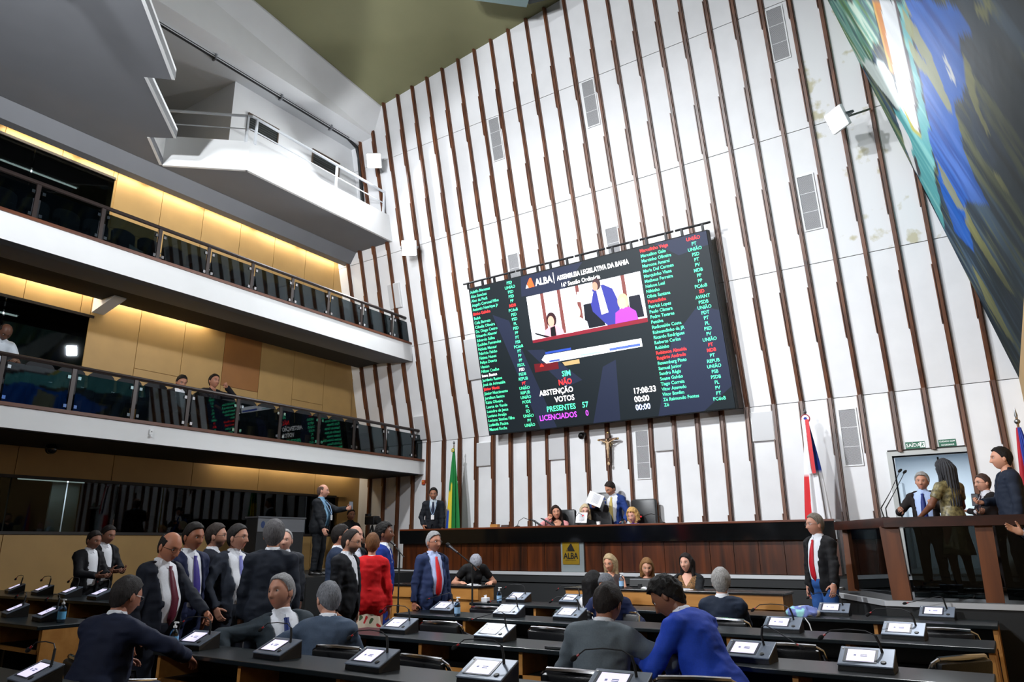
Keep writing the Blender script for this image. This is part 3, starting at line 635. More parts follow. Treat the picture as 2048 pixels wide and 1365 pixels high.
# ------------------------------------------------------------------ vents and acoustic boxes
gm=mat('vent_mesh',(150,150,152),.6,bump=.6,bscale=400); nt=gm.node_tree
ck=nt.nodes.new('ShaderNodeTexChecker'); ck.inputs['Scale'].default_value=95; ck.inputs[1].default_value=lin((196,196,198))+(1,); ck.inputs[2].default_value=lin((96,96,100))+(1,)
tc=nt.nodes.new('ShaderNodeTexCoord'); nt.links.new(tc.outputs['Object'],ck.inputs['Vector']); nt.links.new(ck.outputs[0],nt.nodes['Principled BSDF'].inputs['Base Color'])
def vent(x,z0,z1,label):
    up=z0>ZK
    M=tilt(x,z0,.021) if up else Matrix(((1,0,0,x),(0,0,-1,W-.021),(0,1,0,z0),(0,0,0,1)))
    h=(z1-z0)/(math.cos(SA) if up else 1); t=thing('wall_vent',label,'vent',M=M); w=.3
    m=MB()
    for a,b,c,d in ((0,w,0,.022),(0,w,h-.022,h),(0,.022,.022,h-.022),(w-.022,w,.022,h-.022)): m.box(a,b,c,d,0,.022)
    m.build('frame',plaster,t)
    m=MB(); m.box(.022,w-.022,.022,h-.022,0,.01); m.build('grille',gm,t)
    for k in (1,2): m=MB(); m.box(.022,w-.022,h*k/3-.004,h*k/3+.004,.01,.014); m.build('crossbar',plaster,t)
for x,z0,z1,l in ((-8.3,9.94,10.9,'tall mesh wall vent near the ceiling, fifth bay from the catwalk floodlight'),(-5.91,9.94,10.9,'tall mesh wall vent high above the middle of the scoreboard'),(-2.14,9.92,10.88,'tall mesh wall vent near the ceiling beside the mural'),
    (-2.12,6.89,7.86,'tall mesh wall vent below the floodlight on the arm'),(-2.1,2.84,3.82,'tall mesh wall vent between the red and white flag and the exit door'),(-5.89,2.83,3.8,'tall mesh wall vent under the scoreboard beside the crucifix'),
    (-5.89,6.89,7.86,'mesh wall vent half hidden behind the scoreboard top near its middle'),(-8.31,6.89,7.86,'mesh wall vent half hidden behind the scoreboard top near its party column')): vent(x,z0,z1,l)
bxm=mat('acoustic_box_grey',(196,196,198),.6,bump=.1,bscale=300)
def abox(x0,x1,z0,z1,label):
    up=z0>ZK
    M=tilt(x0,z0,.02) if up else Matrix(((1,0,0,x0),(0,0,-1,W-.02),(0,1,0,z0),(0,0,0,1)))
    t=thing('acoustic_box',label,'acoustic panel',M=M)
    m=MB(); m.box(0,x1-x0,0,z1-z0,0,.06,bev=.006); m.build('cabinet',plaster,t)
    m=MB(); m.box(.012,x1-x0-.012,.012,z1-z0-.012,.06,.066); m.build('grille_cloth',bxm,t)
for a,b,c,d,l in ((-9.82,-9.42,3.34,3.87,'pale square acoustic box on the wall beside the green and yellow flag'),(-7.88,-7.48,3.35,3.88,'pale square acoustic box on the wall above the woman in pink'),(-5.47,-5.08,3.35,3.88,'pale square acoustic box under the scoreboard beside the low vent'),(-3.57,-3.17,3.38,3.91,'pale square acoustic box below the scoreboard corner near the red and white flag'),
    (-11.9,-11.52,7.3,7.92,'grey acoustic box on the wall behind the upper balcony end'),(-11.62,-11.24,4.1,4.68,'grey acoustic box on the wall behind the lower balcony end'),(-9.8,-9.42,5.3,6.25,'pale acoustic box on the wall touching the scoreboard edge')): abox(a,b,c,d,l)
# ------------------------------------------------------------------ door, signs, corridor
t=bpy.data.objects.new('door_1',None); COL.objects.link(t); struct(t)
m=MB()
for a,b,c,d in ((D0-.07,D0,PLAT,DT+.07),(D1,D1+.07,PLAT,DT+.07),(D0,D1,DT,DT+.07)): m.box(a,b,W-.05,W+.3,c,d)
m.build('door_frame',mat('door_frame_grey',(176,178,176),.5),t)
m=MB(); m.box(D0+.62,D0+.635,W+.25,W+1.0,PLAT+.02,DT-.03); m.build('glass_leaf',clear,t)
m=MB(); m.box(D0+.615,D0+.64,W+.24,W+.29,PLAT+.02,DT-.03); m.build('leaf_edge',rubber,t)
m=MB(); m.box(-2.6,1.3,W+3.2,W+3.3,.9,4.0); m.box(-2.6,-2.5,W+.2,W+3.2,.9,4.0); m.box(1.3,1.4,W+.2,W+3.2,.9,4.0); cw2=struct(m.build('wall_corridor',mat('corridor_white',(214,224,232),.6)))
m=MB(); m.box(-2.6,1.4,W+.2,W+3.3,3.3,3.4); struct(m.build('ceiling_corridor',mat('corridor_ceiling',(206,214,222),.6)))
m=MB(); m.box(-2.6,1.4,W+.2,W+3.3,PLAT-.1,PLAT); struct(m.build('floor_corridor',mat('corridor_floor',(120,124,126),.4)))
for x,z0,h,l in ((-2.25,PLAT,1.6,'grey cabinet standing in the bright corridor behind the door'),):
    t2=thing('cabinet',l,'cabinet',(x+.25,W+2.9,z0)); m=MB(); m.box(-.45,.45,-.2,.2,0,h); m.build('body',mat('cab_grey',(150,158,164),.5),t2)
    for s in (0,1): m=MB(); m.box(-.44+s*.445,-.005+s*.445,-.215,-.2,.02,h-.02); dd_=m.build('door',mat('cab_door',(168,176,182),.5),t2); m=MB(); m.box(-.04+s*.06,-.025+s*.06,-.235,-.215,h*.5,h*.5+.12); m.build('handle',steel,dd_)
t2=thing('ceiling_lamp','round ceiling lamp lit in the corridor behind the door','lamp',(-.95,W+1.5,3.3)); m=MB(); m.lathe([(.16,-.04),(.17,-.02),(.17,0)],20); m.build('housing',plaster,t2); m=MB(); m.lathe([(.14,-.05),(.15,-.04)],20); m.build('diffuser',em('corridor_lamp',(255,255,255),6),t2)
L=bpy.data.lights.new('corridor','AREA'); L.size=1.2; L.energy=75; L.color=(.86,.93,1); lo=bpy.data.objects.new('lamp',L); COL.objects.link(lo); lo.parent=t2; lo.location=(0,0,-.08)
def sign(x0,x1,z0,z1,lines,label,icon=False):
    t=thing('exit_sign',label,'sign',M=Matrix(((1,0,0,x0),(0,0,-1,W-.02),(0,1,0,z0),(0,0,0,1))))
    w,h=x1-x0,z1-z0
    m=MB(); m.box(0,w,0,h,0,.006); m.build('plate',mat('sign_green',(22,96,70),.5),t)
    m=MB(); wt=mat('sign_white',(238,242,240),.5)
    n=len(lines)
    for k,s in enumerate(lines): put(m,s,w*(.4 if icon else .5),h*(1-(k+.5)/n)-.24*h/n,h/n*(.74 if icon else .6),'CENTER',.0008,.9,z=.0075)
    if icon:
        x=w*.86; m.add([(x-.035,.012,.007),(x+.035,.012,.007),(x+.035,h-.012,.007),(x-.035,h-.012,.007)],[(0,1,2,3)])
    o=m.build('lettering',wt,t)
    if icon:
        m=MB(); x=w*.86
        m.add([(x+p[0],h*.5+p[1],.0085) for p in ell(0,.028,.008,.008,8)],[tuple(range(8))])
        for q in (((-.01,.018),(.012,.02),(.006,-.008),(-.012,-.004)),((-.012,-.004),(.0,-.006),(-.02,-.034),(-.028,-.03)),((.0,-.006),(.008,-.004),(.022,-.02),(.016,-.034)),((.01,.018),(.024,.004),(.028,.01),(.014,.022))): m.add([(x+a,h*.5+b,.0085) for a,b in q],[(0,1,2,3)])
        m.build('running_figure',MATS['sign_green'],t)
sign(-1.15,-.87,2.98+.08,3.09+.08,['SAÍDA'],'green exit sign reading SAÍDA with a running figure above the door',True)
sign(-.68,-.44,2.98+.08,3.09+.08,['CUIDADO COM','OS DEGRAUS'],'green warning sign with two lines of white lettering above the door')
# ================================================================== furniture
FL=.07; DZ=.82
desktop=mat('desk_top_slate',(20,27,31),.28,noise=.12,nscale=30,spec=.5)
deskdk=mat('desk_carcass_black',(15,15,16),.5)
leather=mat('black_leather',(20,21,24),.35,bump=.15,bscale=120)
paper=mat('paper_white',(232,232,236),.7)
# ---- desk rows
def desk_row(name,x0,x1,yn,depth,z,label,step=1.12,fz=FL,endtan=True):
    t=thing(name,label,'desk',((x0+x1)/2,yn+depth/2,fz))
    ox,oy,oz=-(x0+x1)/2,-(yn+depth/2),-fz; M=T(ox,oy,oz)
    m=MB(); m.box(x0,x1,yn,yn+depth,z-.035,z,M,bev=.006); m.build('worktop',desktop,t)
    m=MB(); m.box(x0+.03,x1-.03,yn+depth-.06,yn+depth-.03,fz,z-.035,M); m.build('front_panel',deskdk,t)
    m=MB(); m.box(x0+.03,x1-.03,yn+.07,yn+depth-.06,z-.24,z-.215,M); sh=m.build('shelf',deskdk,t)
    m=MB(); m.box(x0+.03,x1-.03,yn+.045,yn+.07,z-.245,z-.21,M); m.build('shelf_edge',tanwood,t)
    n=max(1,round((x1-x0)/step))
    for k in range(n+1):
        x=x0+.03+(x1-x0-.06)*k/n; w=.018
        m=MB(); m.box(x-w,x+w,yn+.045,yn+depth-.06,z-.245,z-.035,M); m.build('divider',tanwood,t)
    for x in (x0+.03,x1-.03) if not endtan else (x0+.015,x1-.015):
        m=MB(); m.box(x-.015,x+.015,yn+.05,yn+depth-.02,fz,z-.035,M); m.build('end_panel',tanwood if endtan else deskdk,t)
    for k in range(1,n):
        x=x0+(x1-x0)*k/n; m=MB(); m.box(x-.02,x+.02,yn+.2,yn+depth-.06,fz,z-.245,M); m.build('leg',deskdk,t)
    return t
desk_row('desk_row',-6.62,-.22,8.77,.6,DZ,'long dark slate desk row closest to the rostrum',1.05)
desk_row('desk_row',-6.42,-.22,6.97,.56,DZ,'long dark slate desk row holding the crumpled cloth side of the second bench',1.05)['label']='second long dark slate desk row counting from the rostrum'
desk_row('desk_row',-5.6,-.2,5.2,.5,DZ,'third long dark slate desk row counting from the rostrum',1.05)
desk_row('desk_row',-5.92,.35,3.59,.46,DZ,'fourth long dark slate desk row, farthest from the rostrum',1.05)
desk_row('desk_row',-6.3,-4.95,2.05,.5,DZ,'short dark desk end behind the seated man with glasses')
m=MB(); m.box(-13.5,-8.2,4.4,8.8,0,.28); struct(m.build('floor_side_terrace',carpet))
desk_row('desk_row',-12.9,-8.45,4.62,.62,1.02,'dark side desk row under the gallery glazing',1.0,fz=.28)
desk_row('desk_row',-10.6,-7.45,3.38,.6,.94,'dark side desk with tan end panel and a sanitizer bottle',1.0,fz=.2)
m=MB(); m.box(-13.5,-7.3,3.1,4.4,0,.2); struct(m.build('floor_side_step',carpet))
# ---- delegate console
bez=mat('console_silver',(112,122,138),.35,metal=.3); conb=mat('console_black',(14,15,17),.4)
scrm=mat('console_screen',(214,208,236),.4,emit=.85); bz2=mat('console_bezel',(30,36,52),.35)
mark=mat('console_mark',(96,104,140),.5,emit=.4); redr=mat('mic_red_ring',(170,28,32),.4)
foam=mat('mic_foam',(18,18,20),.95,bump=.5,bscale=300)
def tilt_console():
    return T(0,0,.028)@RX(R(24))
def make_console(var):
    t=thing('delegate_console','grey tablet console with gooseneck microphone standing on the dark desks','console',group='delegate consoles on the desk rows')
    w,d=.165,.095   # half width, half depth
    m=MB()
    m.hexa([(-w,-d,.0),(w,-d,.0),(w,d,.0),(-w,d,.0),(-w+.005,-d,.028),(w-.005,-d,.028),(w-.005,d,.112),(-w+.005,d,.112)]); m.build('base',conb,t)
    L=T(0,-d,.03)@RX(math.atan2(.084,2*d))
    sl=math.hypot(.084,2*d)
    m=MB(); m.box(-w,w,-.004,sl+.004,0,.012,L,bev=.005); pl=m.build('faceplate',bez,t)
    m=MB(); m.box(-w+.03,w-.1,.03,sl-.025,.012,.0145,L); m.build('bezel',bz2,pl)
    m=MB(); m.box(-w+.05,w-.115,.04,sl-.035,.0145,.0155,L); m.build('screen',scrm,pl)
    m=MB()
    for a,b,c,e in ((-.035,.005,.11,.118),(-.035,.005,.095,.103),(-.075,-.06,.098,.115)): m.box(a,b,c,e,.0155,.0159,L)
    m.build('screen_text',mark,pl)
    m=MB(); m.lathe([(.017,0),(.017,.004),(.013,.006)],12,L@T(w-.06,.045,.012)); m.build('talk_button',conb,pl)
    m=MB(); m.box(-w+.012,-w+.024,sl-.03,sl-.018,.012,.015,L); m.build('badge',plaster,pl)
    B=L@Vector((w-.075,sl-.05,.012))
    paths=[[(0,0,0),(-.01,.01,.05),(-.03,.02,.1),(-.09,.03,.125),(-.2,.02,.13),(-.3,0,.12),(-.34,-.01,.09)],
           [(0,0,0),(-.012,.0,.06),(-.02,.0,.11),(-.05,-.01,.125),(-.14,-.02,.105),(-.26,-.03,.075),(-.36,-.03,.05)],
           [(0,0,0),(-.01,.0,.06),(-.0,.0,.12),(.03,-.02,.135),(.12,-.05,.1),(.22,-.08,.05),(.26,-.09,.03)]]
    P=[B+Vector(p) for p in paths[var]]
    m=MB(); m.tube(P[:3],.0085,8); m.build('mic_base',rubber,t,smooth=True)
    m=MB(); m.tube(P[2:],.0038,6); m.build('gooseneck',bar,t,smooth=True)
    dr=(P[-1]-P[-2]).normalized()
    m=MB(); m.tube([P[-1]-dr*.008,P[-1]+dr*.008],.0062,8); m.build('mic_ring',redr,t)
    m=MB(); e=P[-1]+dr*.03; q=dr.to_track_quat('Z','Y').to_matrix().to_4x4(); m.ball((0,0,0),.015,10,(1,1,1.6),T(*e)@q); m.build('mic_foam_cap',foam,t,smooth=True)
    return t
protos=[make_console(v) for v in range(3)]
used=[0,0,0]
ROWL={9:'front desk row nearest the rostrum',7:'second desk row from the rostrum',5:'third desk row from the rostrum',3:'fourth desk row from the rostrum',0:'dark side desks under the gallery',2:'short desk end behind the others'}
def console(x,y,z,rz,var):
    o=protos[var] if not used[var] else copy_tree(protos[var]); used[var]=1
    o.location=(x,y,z); o.rotation_euler=(0,0,rz)
    k=0 if x<-7 else int(y); o['label']='grey tablet console with gooseneck microphone on the '+ROWL[k]; o['group']='consoles on the '+ROWL[k]; return o
CON=[(1037,1196,9.22,0),(1145,1203,9.22,0),(1668,1218,9.2,0),(1875,1230,9.2,1),
     (1018,1226,7.3,1),(890,1217,7.33,1),(1140,1234,7.3,0),(1566,1252,7.3,0),(1808,1264,7.3,0),
     (798,1258,5.5,0),(990,1271,5.5,1),(1500,1312,5.44,2),(1735,1330,5.44,0),
     (395,1276,3.84,0),(555,1300,3.84,0),(745,1328,3.82,0),(975,1358,3.82,0),(1237,1386,3.82,0)]
for px,py,Y,v in CON:
    q=onz(px,py,DZ); k=Y/q.y; console(q.x*k,Y,DZ+.001,R(random.uniform(-4,4)),v)
for px,py,Y,z,rz in ((30,1178,5.0,1.02,-.25),(85,1182,5.0,1.02,-.2),(140,1190,4.95,1.02,-.2),(200,1196,4.9,1.02,-.15),(30,1226,3.75,.94,-.25),(95,1236,3.7,.94,-.2),(70,1358,2.33,DZ,-.1)):
    q=onz(px,py,z); k=Y/q.y; console(q.x*k,Y,z+.001,rz,0)
# ---- armchairs at the desks
def make_chair():
    t=thing('armchair','low black leather armchair with bright chrome frame at the desk rows','chair',group='chrome framed armchairs at the desk rows')
    m=MB()
    for s in (-1,1): m.tube([(s*.27,.22,.0),(s*.27,.24,.42),(s*.27,.2,.6),(s*.27,-.1,.63),(s*.265,-.24,.68),(s*.25,-.27,.74),(s*.2,-.285,.768)],.016,8)
    m.tube([(-.21,-.283,.768),(0,-.3,.775),(.21,-.283,.768)],.02,8)
    m.build('chrome_frame',chrome,t,smooth=True)
    for s in (-1,1): m=MB(); m.tube([(s*.26,-.24,0),(s*.26,-.2,.4)],.0125,8); m.build('leg',chrome,t,smooth=True)
    m=MB(); m.box(-.24,.24,-.22,.26,.37,.46,bev=.03); m.build('seat',leather,t,smooth=True)
    m=MB(); L=T(0,-.24,.44)@RX(R(10)); m.box(-.235,.235,-.035,.03,0,.32,L,bev=.022); m.build('backrest',leather,t,smooth=True)
    return t
cp=make_chair(); cu=[0]
def chair(x,y,rz=0,z=FL):
    o=cp if not cu[0] else copy_tree(cp); cu[0]=1; o.location=(x,y,z); o.rotation_euler=(0,0,rz)
    k='front' if y>7.6 else 'second' if y>5.9 else 'third' if y>4 else 'fourth'; o['label']='low black leather armchair with chrome frame at the %s desk row from the rostrum'%k; o['group']='armchairs at the %s desk row'%k; return o
CHAIRS=[(-5.75,3.22,-.25),(-4.35,2.75,.15),(-4.62,4.62,.15),(-3.62,4.55,-.1),(-2.42,4.6,.05),(-1.78,4.72,.35),(-5.75,8.25,.0),(-3.75,6.55,-.1),(-2.62,8.2,0),(-.62,8.25,.0),(-.62,6.35,.9),(-4.55,8.3,.2),(-4.0,7.95,2.9),(-5.3,4.75,2.2),(-5.1,6.5,.1),(-1.6,6.5,.1)]
for c in CHAIRS: chair(*c)
# ---- staff desks
def staff_desk(x0,x1,yn,dp,z,label,fz):
    t=thing('staff_desk',label,'desk',((x0+x1)/2,yn+dp/2,fz)); M=T(-(x0+x1)/2,-(yn+dp/2),-fz)
    m=MB(); m.box(x0,x1,yn,yn+dp,z-.03,z,M,bev=.005); m.build('worktop',mat('staff_top_black',(24,22,22),.25),t)
    m=MB(); m.box(x0+.02,x1-.02,yn+.02,yn+.045,z-.2,z-.03,M); m.build('apron',tanwood,t)
    m=MB(); m.box(x0+.05,x1-.05,yn+.06,yn+.085,fz,z-.2,M); m.build('front_panel',tanwood,t)
    for x in (x0+.02,x1-.045): m=MB(); m.box(x,x+.025,yn+.045,yn+dp-.02,fz,z-.03,M); m.build('end_panel',tanwood,t)
staff_desk(-5.62,-2.45,9.78,.52,1.0,'tan staff desk with black top where three women sit',STEP)
staff_desk(-8.85,-6.95,9.44,.46,1.0,'tan staff desk with black top where a grey haired woman writes',0.07)
# ---- rostrum
RX0,RX1=-10.95,-2.15; RT=1.957
t=thing('rostrum','long dark wooden presiding rostrum with glossy black fascia','rostrum',(-6.5,12.2,PLAT))
M=T(6.5,-12.2,-PLAT)
m=MB(); m.box(RX0,RX1,YF-.02,YF+.55,RT-.035,RT,M,bev=.006); m.build('counter_top',wood('counter_wood',(70,32,18),(112,56,30),.3,(.8,8,8)),t)
m=MB(); m.hexa([(RX0,YF-.0,RT-.3),(RX1,YF-.0,RT-.3),(RX1,YF+.1,RT-.3),(RX0,YF+.1,RT-.3),(RX0,YF-.02,RT-.035),(RX1,YF-.02,RT-.035),(RX1,YF+.1,RT-.035),(RX0,YF+.1,RT-.035)],M); m.build('fascia',blackgloss,t)
m=MB(); m.box(RX0,RX1,YF+.16,YF+.3,PLAT,RT-.04,M); core=m.build('core',deskdk,t)
xs=np.linspace(RX0,RX1,23)
for a,b in zip(xs[:-1],xs[1:]): m=MB(); m.box(a+.004,b-.004,YF+.11,YF+.16,PLAT+.01,RT-.3,M); m.build('panel',rose,t)
t=thing('name_plaque','brass plaque reading ALBA on a grey plate on the rostrum front','plaque',(-6.73,YF+.08,PLAT)); M=T(6.73,-YF-.08,-PLAT)
m=MB(); m.box(-6.97,-6.49,YF+.06,YF+.1,PLAT+.01,1.74,M); m.build('backing_plate',mat('plaque_grey',(118,126,128),.5),t)
m=MB(); m.box(-6.93,-6.58,YF+.045,YF+.06,1.26,1.66,M); br=m.build('brass_sheet',mat('brass',(196,160,52),.32,metal=.75,noise=.12,nscale=5),t)
m=MB(); PM=T(6.73,-YF-.08,-PLAT)@Matrix(((1,0,0,0),(0,0,-1,YF+.043),(0,1,0,0),(0,0,0,1)))
put(m,'ALBA',-6.755,1.36,.15,'CENTER',.004,.84,M=PM); put(m,'ASSEMBLEIA LEGISLATIVA',-6.755,1.325,.022,'CENTER',0,.9,M=PM); m.build('lettering',mat('plaque_black',(14,13,11),.4),br)
m=MB(); m.add([(-6.845,1.49,0),(-6.815,1.49,0),(-6.83,1.53,0)],[(0,1,2)],PM); m.add([(-6.805,1.49,0),(-6.665,1.49,0),(-6.735,1.625,0),(-6.76,1.625,0),(-6.825,1.54,0)],[(0,1,2,3,4)],PM); m.build('emblem',MATS['plaque_black'],br)
for x in (-6.915,-6.595):
    for z in (1.275,1.645): m=MB(); m.ball((0,0,0),.006,8,M=T(x+6.73,-.037,z-PLAT)); m.build('screw',chrome,br)
# ---- tribune on the right
TY=9.62; cA=ony(1765,1036,TY); cB=onz(1667,1045,cA.z); CT=cA.z
t=thing('tribune','dark wooden speaking tribune with tan legs and glass screens','tribune',(-.6,TY+.4,TZ)); M=T(.6,-TY-.4,-TZ)
m=MB(); m.ext([(cA.x,TY,CT-.11),(.5,TY,CT-.11),(.5,TY+.6,CT-.11),(cA.x+.3,TY+.6,CT-.11),(cB.x+.4,cB.y+.25,CT-.11),(cB.x,cB.y,CT-.11)],(0,0,.11),M); m.build('counter',dkbrown,t)
legw=wood('tribune_leg',(84,44,20),(128,72,34),.4,(8,8,.6))
for a,b,w,dp,ly in (((1698,1072),(1710,1186),.07,.14,cB.y+.02),((1780,1062),(1806,1200),.1,.14,TY+.14),((1968,1060),(1992,1208),.085,.14,TY+.14)):
    q0=ony(*a,ly); q1=ony(*b,ly); zt_=CT-.1; f0=(zt_-q1.z)/(q0.z-q1.z); f1_=(TZ-q1.z)/(q0.z-q1.z); xt=q1.x+(q0.x-q1.x)*f0; xb=q1.x+(q0.x-q1.x)*f1_
    m=MB(); m.hexa([(xb-w,ly-dp/2,TZ),(xb+w,ly-dp/2,TZ),(xb+w,ly+dp/2,TZ),(xb-w,ly+dp/2,TZ),(xt-w,ly-dp/2,zt_),(xt+w,ly-dp/2,zt_),(xt+w,ly+dp/2,zt_),(xt-w,ly+dp/2,zt_)],M); m.build('leg',legw,t)
tg=glassmat('tribune_glass',(120,126,126),.25,fm=.5)
for a,b in ((cA.x+.2,-.28),(-.1,.48)): m=MB(); m.box(a,b,TY+.13,TY+.145,TZ+.03,CT-.11,M); m.build('glass_screen',tg,t)
a,b=Vector((cB.x+.12,cB.y+.05,TZ+.03)),Vector((cA.x+.05,TY+.2,TZ+.03)); o_=Vector((.012,.01,0)); m=MB(); m.hexa([a,b,b+o_,a+o_]+[p+Vector((0,0,CT-.14-TZ)) for p in (a,b,b+o_,a+o_)],M); m.build('glass_screen',tg,t)
# tribune microphones
for dx,l in ((0,'slim gooseneck microphone rising from the tribune top, the taller of two'),(.06,'slim gooseneck microphone rising from the tribune top, the shorter of two')):
    b=ony(1768+dx*100,1034,TY+.35); e=ony(1800+dx*160,942+dx*40,TY+.35); b.z=CT
    tt=thing('gooseneck_microphone',l,'microphone',b); d=e-b
    m=MB(); m.lathe([(.03,-.0),(.03,.012),(.01,.02)],12); m.build('base',rubber,tt)
    m=MB(); m.tube([(0,0,.01),(-.02 if not dx else -.0,0,.12),d*.55+Vector((-.03,0,.0)),d],[.007,.007,.004,.004],6); m.build('gooseneck',rubber,tt,smooth=True)
    m=MB(); dr=d.normalized(); q=Vector((.6,0,.5)).normalized().to_track_quat('Z','Y').to_matrix().to_4x4(); m.ball((0,0,0),.017,10,(1,1,1.8),T(*d)@q); m.build('foam_cap',foam,tt,smooth=True)
# ---- gallery chairs
def make_gchair(label,group):
    t=thing('gallery_chair',label,'chair',group=group)
    m=MB(); m.box(-.21,.21,-.22,.2,.36,.45,bev=.025); m.build('seat',mat('gallery_fabric',(26,28,33),.7),t)
    m=MB()
    L=T(0,-.2,.4)@RX(R(8)); n=10
    pr=[]
    for k in range(n+1):
        a=math.pi*k/n; pr.append((.215*math.cos(a) if 0<k<n else (.215 if k==0 else -.215),0,.42+.1*math.sin(a)))
    m.ext([(-.2,-.03,.0),(.2,-.03,0)]+[(x,-.03,z) for x,_,z in pr],(0,.06,0),L); m.build('backrest',MATS['gallery_fabric'],t)
    m=MB(); m.box(-.03,.03,-.255,-.245,.68,.705); m.build('number_plate',steel,t)
    m=MB(); m.box(-.03,.03,.2,.206,.5,.515); m.build('front_plate',steel,t)
    for s in (-1,1): m=MB(); m.box(s*.225-.015,s*.225+.015,-.2,.1,.0,.58); m.build('armrest',rubber,t)
    return t
for zf,lab,grp,skip,y0 in ((3.68,'black gallery chair behind the lower balcony glass','lower gallery chairs',(),1.2),(6.42,'black gallery chair behind the upper balcony glass','upper gallery chairs',(),1.2)):
    p=make_gchair(lab,grp); first=True
    for k in range(23):
        y=y0+k*.5
        if y>12.3: break
        o=p if first else copy_tree(p); first=False
        o.location=(-12.55,y,zf); o.rotation_euler=(0,0,R(-90))
# fix floor top
fl.location.z=FL
# ================================================================== people
def surf(fn,lo,hi,h):
    lo=np.array(lo); hi=np.array(hi); n=np.maximum(np.ceil((hi-lo)/h).astype(int)+1,4)
    ax=[lo[k]+h*np.arange(n[k]) for k in range(3)]
    G=np.stack(np.meshgrid(*ax,indexing='ij'),-1).astype(np.float32)
    V=fn(G.reshape(-1,3)).reshape(n)
    S=V<0
    cs=np.zeros(np.array(n)-1,np.int8)
    for a in (0,1):
        for b in (0,1):
            for c in (0,1): cs+=S[a:n[0]-1+a,b:n[1]-1+b,c:n[2]-1+c]
    act=(cs>0)&(cs<8); idx=-np.ones(act.shape,int); cells=np.argwhere(act); idx[act]=np.arange(len(cells))
    acc=np.zeros((len(cells),3)); cnt=np.zeros(len(cells))
    C=[(a,b,c) for a in (0,1) for b in (0,1) for c in (0,1)]
    for i,p in enumerate(C):
        for d in range(3):
            if p[d]==0:
                q=list(p); q[d]=1
                va=V[cells[:,0]+p[0],cells[:,1]+p[1],cells[:,2]+p[2]]; vb=V[cells[:,0]+q[0],cells[:,1]+q[1],cells[:,2]+q[2]]
                k=(va<0)!=(vb<0); t=np.where(k,va/np.where(k,va-vb,1),0)
                pt=np.tile(np.array(p,float),(len(cells),1)); pt[:,d]+=t
                acc+=pt*k[:,None]; cnt+=k
    vs=lo+h*(cells+acc/np.maximum(cnt,1)[:,None])
    fs=[]
    for d in range(3):
        u,v=(d+1)%3,(d+2)%3
        sl=[slice(None)]*3; sl[d]=slice(0,n[d]-1); s2=[slice(None)]*3; s2[d]=slice(1,n[d])
        ch=S[tuple(sl)]!=S[tuple(s2)]
        e=np.argwhere(ch); e=e[(e[:,u]>0)&(e[:,v]>0)&(e[:,u]<n[u]-1)&(e[:,v]<n[v]-1)]
        if not len(e): continue
        def ci(du,dv):
            q=e.copy(); q[:,u]-=du; q[:,v]-=dv; return idx[q[:,0],q[:,1],q[:,2]]
        Q=np.stack([ci(1,1),ci(0,1),ci(0,0),ci(1,0)],-1)
        inside=S[e[:,0],e[:,1],e[:,2]]
        Q=np.where(inside[:,None],Q,Q[:,::-1]); fs.append(Q)
    return vs,(np.concatenate(fs) if fs else np.zeros((0,4),int))
def cone(p,a,b,ra,rb):
    a=np.asarray(a,np.float32); b=np.asarray(b,np.float32); d=b-a; t=np.clip(((p-a)@d)/max(1e-9,float(d@d)),0,1)
    return np.linalg.norm(p-a-t[:,None]*d,axis=1)-(ra+(rb-ra)*t)
def elli(p,c,r):
    q=p-np.asarray(c,np.float32); r=np.asarray(r,np.float32); k0=np.linalg.norm(q/r,axis=1); k1=np.linalg.norm(q/(r*r),axis=1); return k0*(k0-1)/np.maximum(k1,1e-6)
def smin(a,b,k): h=np.clip(.5+.5*(b-a)/k,0,1); return b+(a-b)*h-k*h*(1-h)
def smooth_build(vs,fs,name,m,parent,col=None,mesh_only=False):
    me=bpy.data.meshes.new(name); me.from_pydata(vs.tolist() if hasattr(vs,'tolist') else vs,[],fs.tolist() if hasattr(fs,'tolist') else fs)
    me.polygons.foreach_set('use_smooth',[True]*len(me.polygons))
    if m: me.materials.append(m)
    if col is not None:
        at=me.color_attributes.new('col','FLOAT_COLOR','POINT'); at.data.foreach_set('color',np.concatenate([col,np.ones((len(col),1))],1).astype(np.float32).ravel())
    me.update()
    if mesh_only: return me
    o=bpy.data.objects.new(name,me); COL.objects.link(o); o.parent=parent; return o
